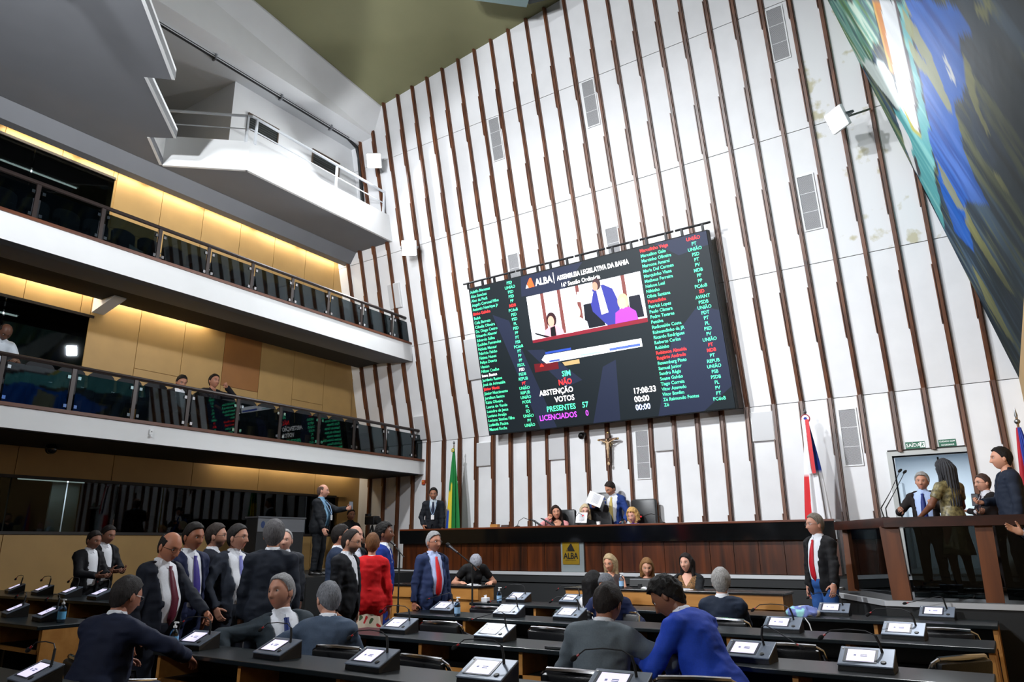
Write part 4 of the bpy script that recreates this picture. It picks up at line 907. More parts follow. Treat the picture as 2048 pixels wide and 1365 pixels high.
# ---- head template
def head_template(fem):
    nl,nn=46,64; vs=[]; a,b,c=(.0765,.097,.118) if not fem else (.0725,.093,.114)
    th=np.linspace(.03,math.pi-.03,nl); ph=np.linspace(0,2*math.pi,nn,endpoint=False)
    TH,PH=np.meshgrid(th,ph,indexing='ij')
    x=np.sin(TH)*np.sin(PH)*a; y=np.sin(TH)*np.cos(PH)*b; z=np.cos(TH)*c
    zf=z/c; bel=np.clip(-zf,0,1); fr=np.clip(y/b*1.6,0,1)
    x=x*(1-(.26 if not fem else .32)*bel**1.7); x=x*(1-.05*np.clip(zf,0,1)*fr)
    y=np.where(y<0,y*(1-.42*bel**1.2)*(1+.05*np.clip(zf,0,1)),y*(1-.05*bel))
    g=lambda v,m,s: np.exp(-((v-m)/s)**2)
    y=y+fr*(.013*g(x,0,.022)*g(z,-.103,.02)+(.005 if not fem else .002)*g(z,.026,.012)*g(x,0,.05)-.011*g(abs(x),.031,.015)*g(z,.006,.012)
            +.004*g(abs(x),.042,.018)*g(z,-.028,.02)+.0055*g(x,0,.023)*(g(z,-.061,.006)+g(z,-.075,.007))-.003*g(x,0,.028)*g(z,-.0675,.003))
    t=np.clip((.018-z)/(.018+.036),0,1); nh=np.where(z>-.036,.027*t**1.2,.027*g(z,-.036,.008))
    nh=np.where(z>.018,0,nh); y=y+fr*nh*np.exp(-(x/(.0075+.0065*t))**2)
    V=np.stack([x,y,z],-1).reshape(-1,3); F=[]
    for i in range(nl-1):
        for k in range(nn): F.append((i*nn+k,(i+1)*nn+k,(i+1)*nn+(k+1)%nn,i*nn+(k+1)%nn))
    F.append(tuple(range(nn))); F.append(tuple((nl-1)*nn+k for k in range(nn-1,-1,-1)))
    reg=np.zeros((len(V),4))  # lips, brow, jaw(stubble), eye
    X,Y,Z=V.T; frv=(Y>.03)
    reg[:,0]=frv*g(X,0,.021)*np.clip(g(Z,-.061,.0055)+g(Z,-.075,.006),0,1)
    reg[:,1]=frv*g(abs(X),.033,.017)*g(Z,.026,.0075)
    reg[:,2]=np.clip(((-.03-Z)/.03),0,1)*np.clip((Y+.01)/.03,0,1)*(1-reg[:,0])
    reg[:,2]=np.maximum(reg[:,2],frv*g(Z,-.05,.007)*g(X,0,.026)*.9)
    # ears, eyes as extra shells of the same mesh
    m=MB()
    for s in (-1,1): m.ball((s*(a+.002),-.012,-.008),.03,10,(.32,.62,1.05))
    ne=len(m.v); V=np.concatenate([V,np.array(m.v)]); o=len(reg); F+=[tuple(i+o for i in f) for f in m.f]; reg=np.concatenate([reg,np.zeros((ne,4))])
    eye=MB()
    for s in (-1,1):
        ye=.0718 if not fem else .068
        eye.ball((0,0,0),.0118,12,M=T(s*.031,ye,.005)@RX(R(-90)))
    ev=np.array(eye.v); o=len(V); F+=[tuple(i+o for i in f) for f in eye.f]
    er=np.zeros((len(ev),4))
    for s in (-1,1):
        ce=np.array([s*.031,.0718 if not fem else .068,.005]); d=ev-ce; k=np.linalg.norm(d,axis=1)<.014
        ang=np.degrees(np.arccos(np.clip(d[:,1]/.0118,-1,1))); er[k,3]=np.where(ang[k]<34,2,1)
    return np.concatenate([V,ev]),F,np.concatenate([reg,er])
HEADS=[head_template(False),head_template(True)]
# ---- hand templates (right hand: fingers +Z, thumb +X, back of hand +Y)
def hand_template(curl,spread=1.,point=False):
    segs=[]
    for i,(x,L) in enumerate(((.028,.95),(.0095,1.05),(-.0095,.98),(-.027,.78))):
        p=np.array([x,0,.085]); ang=0; c=curl if not(point and i==0) else 8
        sx=(x*.9)*spread
        for k,l in enumerate((.04,.026,.021)):
            ang+=R(c*(.8 if k==0 else 1.)); d=np.array([sx*(1 if k==0 else .3),-math.sin(ang),math.cos(ang)]); d/=np.linalg.norm(d)
            q=p+d*l*L; segs.append((p,q,.0092-.0007*k,.0086-.0009*k)); p=q
    p=np.array([.026,-.006,.022])
    for d,l,r in (((.75,-.3,.6),.036,.0115),((.45,-.35-curl/120,.8),.03,.0098),((.2,-.4-curl/90,.85),.022,.0088)):
        d=np.array(d)/np.linalg.norm(d); q=p+d*l; segs.append((p,q,r,r*.92)); p=q
    def fn(P):
        d=elli(P,(0,.001,.048),(.041,.0165,.056)); d=smin(d,cone(P,(0,0,-.03),(0,0,.02),.025,.027),.02)
        for s in segs[-3:]: d=smin(d,cone(P,*s),.008)
        for s in segs[:-3]: d=smin(d,cone(P,*s),.003)
        return d
    return surf(fn,(-.07,-.13,-.04),(.1,.05,.2),.0056)
HANDS={'relax':hand_template(24),'fist':hand_template(78),'flat':hand_template(7),'hold':hand_template(48),'point':hand_template(70,point=True)}
def shoe_template():
    def fn(P):
        d=elli(P,(0,.06,.02),(.047,.15,.055)); d=smin(d,cone(P,(0,-.04,.05),(0,-.03,.1),.045,.048),.04); return np.maximum(d,-P[:,2])
    return surf(fn,(-.08,-.16,-.03),(.08,.25,.2),.014)
SHOE=shoe_template()
skinm=attrmat('skin',.5,.35)
def cloth(c,rough=.75,noise=.08):
    return mat('cloth_%d_%d_%d'%c,c,rough,noise=noise,nscale=90,spec=.25)
def hairm(c): return mat('hair_%d_%d_%d'%c,c,.65,noise=.4,nscale=40,bump=.6,bscale=70,stretch=(3,3,.7),spec=.25)
def ik(S,Hd,l1,l2,hint):
    S=np.array(S,float); Hd=np.array(Hd,float); d=Hd-S; L=np.linalg.norm(d); L2=min(L,(l1+l2)*.995); u=d/max(L,1e-6); Hd=S+u*L2
    a=(l1*l1-l2*l2+L2*L2)/(2*L2); hgt=math.sqrt(max(l1*l1-a*a,0)); hint=np.array(hint,float); hint-=u*(hint@u); hint/=max(np.linalg.norm(hint),1e-6)
    return S+u*a+hint*hgt,Hd
NP=[0]
def person(label,head,dep=None,Y=None,X=None,floor=FL,sit=False,face=0,height=None,scale=None,lean=0,side=0,twist=0,hyaw=0,hpitch=0,hroll=0,
           R_=None,L_=None,Rh='relax',Lh='relax',Re=None,Le=None,Rt=None,Lt=None,girth=1.,fem=False,skin=(196,140,112),hair='short',hc=(30,24,22),
           jacket=(28,30,36),shirt=(225,228,235),tie=None,open_=False,vtop=.085,trousers=None,glasses=False,beard=None,sleeves='long',skirt=None,lany=False,fine=1.,lapel=True,shoes=(18,16,16),group=None,neckline=None):
    NP[0]+=1
    d=ray(*head)
    if dep is None: dep=(Y/d[1]) if Y is not None else (X/d[0])
    Q=np.array([0,0,EYE])+d*dep
    toc=np.array([-Q[0],-Q[1]]); toc/=np.linalg.norm(toc); rt=np.array([-toc[1],toc[0]])
    if rt@_r0[:2]<0: rt=-rt
    fd=math.cos(R(face))*toc+math.sin(R(face))*rt; rz=math.atan2(-fd[0],fd[1])
    g=girth
    pel=np.array([0,0,.95]) if not sit else np.array([0,-.05,.56])
    TM=T(*pel)@RZ(R(twist))@RY(R(side))@RX(R(-lean)); A=np.array(TM); Rm=A[:3,:3]; tv=A[:3,3]
    tw=lambda p: Rm@np.array(p)+tv           # torso frame -> person frame
    ti=lambda P: (P-tv.astype(np.float32))@Rm.astype(np.float32)
    sw=.178 if not fem else .155
    S={1:tw((sw,-.005,.43)),-1:tw((-sw,-.005,.43))}
    nb=tw((0,.0,.52)); HM=TM@T(0,.005,.545)@RZ(R(hyaw))@RX(R(-hpitch))@RY(R(hroll))@T(0,.022,.128)@Matrix.Scale(1.13,4)
    HA=np.array(HM); hw=lambda p: HA[:3,:3]@np.array(p)+HA[:3,3]; hi_=None
    top=hw((0,0,.125))
    # scale so that the crown meets the surveyed point
    if scale is None:
        if not sit: scale=(Q[2]-floor)/top[2]
        else: scale=1.
    loc=np.array([Q[0],Q[1]])-scale*(np.array(RZ(rz))[:2,:2]@top[:2])
    bz=floor if not sit else Q[2]-scale*top[2]
    t=thing('person',label,'person',(loc[0],loc[1],bz),rz,group); t.scale=(scale,)*3
    # arms
    arm={}
    for s,tg,eh in ((1,R_,Re),(-1,L_,Le)):
        if isinstance(tg,Vector):
            w_=np.array(tg)-np.array([loc[0],loc[1],bz]); tg=(np.array(RZ(-rz))[:3,:3]@w_)/scale
        if tg is None: tg=(s*.25,.03,.78) if not sit else (s*.18,.36,.68)
        if eh is None: eh=(s*.6,-.5,-.6)
        E,Hd=ik(S[s],tg,.285,.25,eh); arm[s]=(S[s],E,Hd)
    hp={1:np.array([.09,0,0]),-1:np.array([-.09,0,0])}
    legs={}
    for s in (1,-1):
        if not sit: hpj=np.array([s*.095,0,.9]); kn=np.array([s*.11,.02,.5]); an=np.array([s*.115,-.02,.1])
        else: hpj=np.array([s*.1,-.05,.54]); kn=np.array([s*.14,.38,.52]); an=np.array([s*.13,.36,.1])
        legs[s]=(hpj,kn,an)
    bel=.02+.11*(g-1)
    def torso(P,o=0):
        p=ti(P); d=elli(p,(0,-.005,.02),(.165*g+o,.118*g+o,.15+o)); d=smin(d,elli(p,(0,.005+bel*.5,.17),((.142 if not fem else .122)*g+o,.108*g+bel*.6+o,.19+o)),.07)
        d=smin(d,elli(p,(0,-.002,.35),((.165 if not fem else .14)+.03*(g-1)+o,.118+.03*(g-1)+o,.17+o)),.07)
        for s in (-1,1): d=smin(d,cone(p,(s*.045,-.012,.475),(s*(sw-.022),-.012,.435),.052+o,.06+o),.05)
        if fem:
            for s in (-1,1): d=smin(d,elli(p,(s*.062,.085,.33),(.06+o,.055+o,.06+o)),.03)
        return d
    pts=[np.array(v) for k in arm.values() for v in k]+[np.array(v) for k in legs.values() for v in k]+[tw((0,0,0)),top,nb]
    lo=np.min(pts,0)-.2; hi=np.max(pts,0)+.2; lo[2]=max(lo[2],-.02)
    # --- body (skin)
    def body(P):
        d=torso(P,-.012); d=smin(d,cone(P,tw((0,-.012,.47)),hw((0,-.02,-.06)),.062 if not fem else .05,.056 if not fem else .046),.035)
        for s in (1,-1):
            a,e,w=arm[s]; d=smin(d,cone(P,a,e,.052,.043),.03); d=smin(d,cone(P,e,w,.043,.028),.02)
            h_,k,n=legs[s]; d=smin(d,cone(P,h_,k,.082,.056),.04); d=smin(d,cone(P,k,n,.056,.038),.03)
        return d
    vs,fs=surf(body,lo,hi,.02 if fine>=1 else .026); fs=[tuple(f) for f in fs]
    base=np.array(lin(skin)); col=np.tile(base,(len(vs),1))
    hv,hf,reg=HEADS[fem]; hvw=hv@HA[:3,:3].T+HA[:3,3]; o=len(vs); fs+=[tuple(i+o for i in f) for f in hf]
    hcv=np.array(lin(hc if hair!='bald' or beard is None else beard)); hcol=np.tile(base,(len(hv),1))
    lipc=base*np.array([.95,.5,.5]) if not fem else np.array([.42,.05,.06])*.7+base*.3
    hcol=hcol*(1-reg[:,:1]*.8)+lipc*reg[:,:1]*.8; bc=np.minimum(hcv,base*.35); hcol=hcol*(1-reg[:,1:2]*.95)+bc*reg[:,1:2]*.95
    xx,zz_=hv[:,0],hv[:,2]; lid=(hv[:,1]>.04)*np.exp(-((abs(xx)-.031)/.019)**2-((zz_-.006)/.011)**2)*(reg[:,3]==0); hcol=hcol*(1-.45*lid[:,None]); nos=(hv[:,1]>.05)*np.exp(-(xx/.016)**2-((zz_+.043)/.005)**2); hcol=hcol*(1-.4*nos[:,None])  # eye socket shade and a dark under-nose tone painted into the skin colour
    if not fem:
        jb=np.array(lin(beard)) if beard else base*.55; k=(.92 if beard else .22); hcol=hcol*(1-reg[:,2:3]*k)+jb*reg[:,2:3]*k
    hcol[reg[:,3]==1]=(.62,.6,.57); hcol[reg[:,3]==2]=(.02,.012,.008)
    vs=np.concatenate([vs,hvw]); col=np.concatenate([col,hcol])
    for s,hk,th in ((1,Rh,Rt),(-1,Lh,Lt)):
        a,e,w=arm[s]; z=(w-e)/np.linalg.norm(w-e); x=np.array(th if th is not None else ((-s*.3,1,.1) if not sit else (-s*1,.1,.25)),float); x-=z*(x@z); x/=np.linalg.norm(x); y=np.cross(z,x)
        v,f=HANDS[hk]; v=v.copy()
        if s<0: v[:,1]*=-1
        vw=w+v[:,:1]*x+v[:,1:2]*y+v[:,2:3]*z; o=len(vs)
        ff=f if s>0 else f[:,::-1]
        fs+=[tuple(int(i)+o for i in q) for q in ff]; vs=np.concatenate([vs,vw]); col=np.concatenate([col,np.tile(base*.97,(len(v),1))])
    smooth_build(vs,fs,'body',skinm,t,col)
    sd=NP[0]*3.7; h=.0155/fine
    def wr(P,amp=.03,sc=11): return amp*(np.abs(vnoise(P*np.array([1,1,1.9],np.float32)+sd,sc)-.5)-.2)+amp*.5*(np.abs(vnoise(P*np.array([1.6,1.6,1],np.float32)+sd+5,sc*1.5)-.5)-.2)
    # --- torso garments
    def sleeve(P,o,cut,smk=.035,upper=False):
        ds=[]
        for s in (1,-1):
            a,e,w=arm[s]; d=smin(cone(P,a,e,.064+o,.054+o),cone(P,e,w,.054+o,.042+o),.02) if not upper else cone(P,a,a+(e-a)*.75,.064+o,.058+o)
            q=w if not upper else a+(e-a)*.6; dr=(w-e) if not upper else (e-a); dr=dr/np.linalg.norm(dr); d=np.maximum(d,(P-q.astype(np.float32))@dr.astype(np.float32)+cut); ds.append(d)
        return np.minimum(ds[0],ds[1])
    if shirt is not None:
        def fsh(P):
            p=ti(P); d=torso(P,.004); d=smin(d,cone(P,tw((0,-.012,.47)),tw((0,.0,.55)),.078 if not fem else .06,.066 if not fem else .05),.02)
            if neckline is not None: d=np.maximum(d,-np.maximum(abs(p[:,0])-.55*(p[:,2]-neckline),-(p[:,1]-.0)))
            d=np.maximum(d,p[:,2]-(.565 if not fem else .54)); d=np.maximum(d,-.16-p[:,2])
            if sleeves=='long': d=smin(d,sleeve(P,-.012 if jacket is not None else .0,-.012 if jacket is not None else .03),.02)
            elif sleeves=='short': d=smin(d,sleeve(P,.004,.0,upper=True),.03)
            return d+(wr(P,.02) if jacket is None else 0)
        l2=np.minimum(np.min([arm[1],arm[-1]],axis=(0,1)),tw((0,0,-.2)))-.22; h2=np.maximum(np.max([arm[1],arm[-1]],axis=(0,1)),nb)+.2
        v,f=surf(fsh,l2,h2,h); sm_=cloth(shirt,.7,.05) if isinstance(shirt,tuple) else MATS[shirt]; smooth_build(v,f,'shirt',sm_,t)
        if not fem and neckline is None and jacket is not None or tie:
            pass
    if jacket is not None:
        hem=-.2 if not sit else -.1
        def fj(P):
            p=ti(P); d=torso(P,.02); d=smin(d,elli(p,(0,-.0,-.06),(.178*g+.012,.135*g+.012,.2)),.06)
            for s in (-1,1): d=smin(d,cone(p,(s*.05,-.015,.475),(s*(sw+.0),-.012,.432),.05,.066),.04)
            if fem: pass
            d=np.maximum(d,p[:,2]-(.535-.12*np.clip(p[:,1],0,.2)*4)); d=np.maximum(d,hem-p[:,2])
            d=smin(d,sleeve(P,.004,.005),.03)
            zb=.1 if not open_ else -.3
            v=np.clip((p[:,2]-zb)/(.5-zb),0,1)*(vtop if not open_ else vtop*.35)+(vtop*.75 if open_ else 0)
            v=np.where(p[:,2]<zb-.08,np.clip((zb-.08-p[:,2])*.35,0,.05),v) if not open_ else v
            dv=np.maximum(abs(p[:,0]-0)-v,-(p[:,1]-.02))
            if lapel: d=d-.007*np.clip(1-abs(dv-.03)/.034,0,1)*(p[:,1]>.03)*(p[:,2]>zb)
            d=np.maximum(d,-dv); d=np.maximum(d,-(cone(P,tw((0,.01,.47)),tw((0,.03,.62)),.07,.085)))
            return d+wr(P)
        l2=np.minimum(np.min([arm[1],arm[-1]],axis=(0,1)),tw((0,0,-.24)))-.24; h2=np.maximum(np.max([arm[1],arm[-1]],axis=(0,1)),nb)+.2
        v,f=surf(fj,l2,h2,h); smooth_build(v,f,'jacket',cloth(jacket),t)
    # collar and tie
    def front(x,z,o):
        ys_=np.linspace(.0,.4,80,dtype=np.float32); P=np.stack([np.full(80,x),ys_,np.full(80,z)],-1).astype(np.float32)
        Pw=(P@Rm.T+tv).astype(np.float32); dd=torso(Pw,o); k=np.argmax(dd>0); return float(ys_[k])
    if tie is not None:
        m=MB(); rows=[(.485,.022),(.455,.018),(.44,.022),(.35,.034),(.2,.042),(.06,.046),(.02,.04),(-.03,.002)]
        P=[]
        for z,w in rows:
            y=(front(0,z,.012) if z<.45 else max(front(0,.43,.012)-.012,.075)); y=max(y,.07)
            P+= [tw((-w,y-.004,z)),tw((0,y+.004,z)),tw((w,y-.004,z))]
        n=len(rows); F=[(3*i+k,3*i+k+1,3*i+k+4,3*i+k+3) for i in range(n-1) for k in (0,1)]
        m.add(P,F); o=m.build('tie',cloth(tie,.5),t,smooth=True); md=o.modifiers.new('thickness','SOLIDIFY'); md.thickness=.006
    if shirt is not None and not fem and (neckline is None):
        m=MB()
        for s in (-1,1):
            m.add([tw(p) for p in ((s*.0,.088,.49),(s*.035,.085,.462),(s*.066,.05,.5),(s*.07,.0,.53),(s*.062,-.04,.552),(s*.058,.01,.563),(s*.045,.045,.545),(s*.01,.072,.515))],[(0,1,2,7),(2,3,6,7),(3,4,5,6)])
        o=m.build('collar',cloth(shirt,.7,.05) if isinstance(shirt,tuple) else MATS[shirt],t); md=o.modifiers.new('thickness','SOLIDIFY'); md.thickness=.006
    if lany:
        m=MB()
        for s in (-1,1): m.tube([tw((s*.075,.05,.5)),tw((s*.07,front(.06,.38,.03)+.02,.38)),tw((s*.03,front(.03,.25,.03)+.02,.25)),tw((0,front(0,.2,.03)+.022,.2))],.006,5)
        o=m.build('lanyard',cloth((150,180,215)),t); m=MB(); yy=front(0,.13,.03)+.024
        M_=TM@T(0,yy,.1); m.box(-.035,.035,-.002,.002,0,.1,M_); m.build('badge',paper,t)
    # --- lower garments
    if trousers is None: trousers=jacket if jacket is not None else (24,24,28)
    if skirt is None:
        def ftr(P):
            p=ti(P); d=elli(p,(0,-.005,-.02),(.17*g+.006,.122*g+.006,.15)); d=np.maximum(d,p[:,2]-.1)
            for s in (1,-1):
                a,k,n=legs[s]; q=smin(cone(P,a,k,.098*min(g,1.15),.072),cone(P,k,n,.072,.06),.03); q=np.maximum(q,(.08-P[:,2])); d=smin(d,q,.035)
            return d+wr(P,.026,9)
        L_lo=np.min([legs[1],legs[-1]],axis=(0,1))-.15; L_hi=np.max([legs[1],legs[-1]],axis=(0,1))+.26; L_lo[2]=max(.03,L_lo[2])
        L_lo=np.minimum(L_lo,tw((-.25,-.22,-.1))); L_hi=np.maximum(L_hi,tw((.25,.24,.14)))
        v,f=surf(ftr,L_lo,L_hi,h*1.15); smooth_build(v,f,'trousers',cloth(trousers),t)
    else:
        smt,hemz=skirt
        def fsk(P):
            p=ti(P); d=elli(p,(0,-.005,-.05),(.15,.11,.14)); q=cone(P,(0,0,.84),(0,0,hemz),.14,.19)*.8
            d=smin(d,q,.05); d=np.maximum(d,hemz-P[:,2]); d=np.maximum(d,p[:,2]+.0); return d+.008*np.sin(np.arctan2(P[:,0],P[:,1])*11)*np.clip((.9-P[:,2])*2,0,1)
        v,f=surf(fsk,(-.32,-.32,hemz-.05),(.32,.32,1.15),.018); smooth_build(v,f,'skirt',MATS[smt] if isinstance(smt,str) else cloth(smt),t)
    if not sit and shoes:
        for s in (1,-1):
            n=legs[s][2]; v,f=SHOE; v=v+np.array([n[0],n[1],.0]); smooth_build(v,f,'shoe',mat('shoe_%d_%d_%d'%shoes,shoes,.4),t)
    # --- hair
    if hair:
        a,b,c=(.0765,.097,.118) if not fem else (.0725,.093,.114)
        zx={'short':((-.12,-.115),(-.07,-.105),(-.045,-.06),(-.012,.008),(.012,.0),(.022,.03),(.045,.066),(.065,.083),(.12,.09)),
            'recede':((-.12,-.115),(-.07,-.105),(-.045,-.06),(-.012,.01),(.012,.0),(.02,.04),(.04,.088),(.055,.108),(.12,.13)),
            'long':((-.12,-.2),(-.03,-.2),(.01,-.2),(.03,-.03),(.05,.055),(.075,.08),(.12,.085))}
        key='long' if hair in('long','braids','bob','curlylong') else ('recede' if hair in ('recede','bald') else 'short')
        xs_,zs_=zip(*zx[key])
        th={'short':.011,'recede':.009,'bald':.006,'curly':.02,'long':.015,'bob':.016,'braids':.014,'thick':.018,'curlylong':.028}[hair]
        ln={'long':.3,'braids':.42,'bob':.13,'curlylong':.07}.get(hair,0)
        def fh(P):
            p=P; tt=th*(1 if ln else np.clip(.3+(p[:,2]+.06)*7,.3,1.15)); d=elli(p,(0,-.003,.004),(a+.002,b+.002,c+.002))-tt; d=np.maximum(d,np.interp(p[:,1],xs_,zs_).astype(np.float32)-p[:,2])
            if hair=='bald': d=np.maximum(d,-elli(p,(0,.03,.1),(.075,.12,.085)))
            if ln:
                q=elli(p,(0,-.062,-.02),(.085,.05,.11))
                for s in (-1,1): q=smin(q,cone(p,(s*.068,-.02,.03),(s*.088,-.015,-ln*.8),.026,.022),.03); q=smin(q,cone(p,(s*.04,-.085,0),(s*.05,-.09,-ln),.04,.03),.03)
                q=smin(q,cone(p,(0,-.08,0),(0,-.095,-ln),.05,.04),.03); d=smin(d,q,.03)
            if hair in ('curly','curlylong'): d=d+.034*(fbm(p+sd,55)-.5)
            elif hair=='braids': d=d+.009*np.sin(np.arctan2(p[:,0],p[:,1])*26)
            else: d=d+.016*(fbm(p*np.array([1,1,.4],np.float32)+sd,40)-.5)
            return d
        v,f=surf(fh,(-.16,-.19,-.13-ln),(.16,.15,.18),.0085); vw=v@HA[:3,:3].T+HA[:3,3]; smooth_build(vw,f,'hair',hairm(hc),t)
    if glasses:
        m=MB()
        for s in (-1,1):
            cx=s*.032; m.tube([hw((cx+.024*math.cos(w),.09 if not fem else .085,.004+.017*math.sin(w))) for w in np.linspace(0,2*math.pi,15)],.0016,5)
            m.tube([hw((s*.056,.088,.008)),hw((s*.076,.05,.008)),hw((s*.08,-.01,.002))],.0018,5)
        m.tube([hw((-.008,.097,.006)),hw((.008,.097,.006))],.0016,5); m.build('glasses',rubber if glasses==1 else steel,t)
    return t,dict(hand=lambda s: t.matrix_basis@Vector(arm[s][2]),arm=arm,scale=scale,rz=rz)
# ------------------------------------------------------------------ who is where
gold=mat('dress_gold_pattern',(120,110,74),.4,noise=.75,nscale=22); leop=mat('leopard_top',(120,84,44),.7,noise=.9,nscale=70); flor=mat('floral_skirt',(222,206,182),.7)
nt=flor.node_tree; n_=nt.nodes.new('ShaderNodeTexNoise'); n_.inputs['Scale'].default_value=7; n_.inputs['Detail'].default_value=1; r_=nt.nodes.new('ShaderNodeValToRGB'); r_.color_ramp.interpolation='CONSTANT'
e=r_.color_ramp.elements; e[0].position=0; e[0].color=lin((196,30,34))+(1,); e[1].position=.4; e[1].color=lin((224,208,186))+(1,); k=r_.color_ramp.elements.new(.6); k.color=lin((70,92,60))+(1,)
tc=nt.nodes.new('ShaderNodeTexCoord'); nt.links.new(tc.outputs['Object'],n_.inputs['Vector']); nt.links.new(n_.outputs['Fac'],r_.inputs[0]); nt.links.new(r_.outputs[0],nt.nodes['Principled BSDF'].inputs['Base Color'])
def at(px,py,d): return Vector(np.array([0,0,EYE])+ray(px,py)*d)
BLK=(17,17,20); NAVY=(26,34,56); CHA=(38,44,54); WH=(226,230,238); LB=(176,196,226)
grey=(128,128,130); dkh=(24,19,17); brn=(70,46,30)
# standing on the floor, left group
person('balding person in dark navy suit with burgundy tie and glasses looking down at the desk',(352,1065),dep=6.45,face=48,hpitch=22,hyaw=-5,girth=1.25,hair='bald',hc=(30,26,26),jacket=(22,27,40),open_=True,vtop=.12,tie=(96,34,50),glasses=1,skin=(186,124,96),L_=(-.2,.42,.98),R_=(.28,.02,.8),Lh='hold')
person('person in navy suit and violet tie smiling behind the balding man',(393,1046.5),dep=7.5,face=42,hpitch=8,hair='short',hc=dkh,jacket=(26,34,66),open_=True,tie=(70,60,140),skin=(168,108,82),girth=1.1,R_=(.26,.05,.8))
person('bearded person in dark suit and glasses seen in profile between two smiling men',(435,1048),dep=8.5,face=80,hair='short',hc=(44,34,30),jacket=(24,28,40),glasses=1,beard=(46,36,32),skin=(200,146,122),girth=1.1)
person('heavyset person in charcoal suit with lilac tie, glasses and hands in pockets',(478,1049.7),dep=8.0,face=42,hyaw=18,hair='short',hc=(34,30,30),jacket=(42,48,60),open_=True,vtop=.12,tie=(120,124,190),glasses=1,girth=1.28,skin=(206,150,126),R_=(.27,.1,.92),L_=(-.27,.1,.92),Re=(1,-.4,-.3),Le=(-1,-.4,-.3))
person('person in dark blue suit with long grey hair seen from behind',(550,1042),dep=7.3,face=178,hair='thick',hc=(88,86,88),jacket=(28,34,46),girth=1.15,skin=(170,120,96))
person('grey haired person whose face shows past the long haired man\'s shoulder',(572,1060),dep=9.6,face=-10,hair='recede',hc=(150,148,148),jacket=(40,42,48),skin=(206,156,136),tie=(60,60,90))
person('bearded bald person in black suit listening beside the woman in red',(708,1060),dep=8.4,face=62,hyaw=10,hpitch=10,hair='recede',hc=(36,30,28),beard=(32,26,24),jacket=(24,26,32),skin=(206,152,126),glasses=1,girth=1.1)
person('dark haired person in blue suit half hidden behind the bearded bald man',(683,1050),dep=9.4,face=95,hair='short',hc=dkh,jacket=(36,48,70),skin=(196,140,112))
person('bald person in dark suit standing behind the bearded bald man',(712,1051),dep=10.2,face=50,hair='bald',hc=(60,56,54),jacket=(28,30,36),skin=(190,140,120))
person('person in bright red jacket and floral skirt seen from behind',(746,1066.7),dep=9.0,fem=True,face=174,hair='short',hc=(104,68,40),jacket=(208,22,28),skirt=('floral_skirt',.42),skin=(196,140,112),girth=1.12,lapel=False)
person('dark haired person in royal blue suit standing past the woman in red',(768,1047),dep=10.3,face=80,hpitch=-6,hair='curly',hc=(18,15,14),jacket=(24,50,130),skin=(118,74,54),shirt=WH)
person('grey haired person in navy suit and red tie speaking at the floor microphone',(868,1064),Y=7.72,face=34,hyaw=6,jacket=(34,48,84),shirt=(176,190,228),tie=(206,34,36),open_=True,vtop=.1,hc=(140,140,142),glasses=2,girth=1.2,skin=(176,120,96),R_=(.29,.02,.8),Rh='fist',L_=(-.3,.0,.8))
person('person in black jacket, red tie and blue jeans walking past the tribune',(1627,1028),dep=9.0,floor=STEP,face=-48,hyaw=-12,jacket=(22,22,25),open_=True,vtop=.1,shirt=WH,tie=(190,28,44),trousers=(44,84,148),hc=(116,108,98),glasses=2,skin=(196,142,120),girth=1.08,L_=(-.36,.18,.84),R_=(.24,.05,.78))
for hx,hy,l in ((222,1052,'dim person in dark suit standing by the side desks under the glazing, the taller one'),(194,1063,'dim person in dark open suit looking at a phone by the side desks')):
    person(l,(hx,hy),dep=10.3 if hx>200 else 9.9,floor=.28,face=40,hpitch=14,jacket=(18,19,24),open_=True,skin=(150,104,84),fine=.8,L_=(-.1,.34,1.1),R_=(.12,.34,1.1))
# platform
t7,i7=person('person in dark suit with lanyard holding up a phone on the platform',(647,969),dep=13.3,floor=PLAT,face=62,hyaw=18,hair='bald',hc=(90,70,60),jacket=(22,25,30),open_=True,vtop=.1,shirt=(120,160,190),tie=(40,70,90),girth=1.28,skin=(206,150,128),L_=(-.2,.48,1.28),Lh='hold',R_=(.2,.2,.86),lany=True,Lt=(0,.3,1))
person('guard in dark suit with lanyard and badge standing beside the green flag',(867,976),Y=12.78,floor=PLAT,face=-4,hpitch=10,hair='short',hc=dkh,jacket=(28,31,38),shirt=(210,220,230),tie=(26,34,60),skin=(170,116,90),lany=True,R_=(.2,.14,.92),L_=(-.22,.12,.86))
# presiding table
person('woman in pink jacket resting her head on her hand at the rostrum',(1110,1011.5),Y=12.72,floor=PLAT,sit=True,fem=True,face=8,hyaw=-6,hroll=8,hair='long',hc=(38,22,18),jacket=(226,150,152),shirt=(20,18,20),neckline=.33,skin=(206,146,118),open_=True,vtop=.12,R_=(.2,.06,1.1),Re=(.8,.3,-.8),Rh='fist',Rt=(-1,.2,.2),lapel=False)
person('blonde woman with glasses reading a sheet of paper at the rostrum',(1170,1009),Y=12.76,floor=PLAT,sit=True,fem=True,face=2,hpitch=6,hair='long',hc=(196,176,142),jacket=None,shirt=(22,22,24),skin=(222,170,150),glasses=1,L_=(-.2,.34,.84),R_=(.16,.34,.84),Lh='hold',Rh='hold')
person('person in blue suit and yellow tie bending over the presiding chair with papers',(1216,965),Y=12.86,floor=PLAT,face=-22,lean=14,side=-6,hyaw=-22,hpitch=22,hair='short',hc=(34,24,20),jacket=(34,58,120),open_=True,vtop=.11,tie=(206,184,110),skin=(196,140,112),R_=(.26,.42,1.22),Re=(1,-.2,-.5),Rh='hold',L_=(-.34,.3,.92),trousers=(34,56,120))
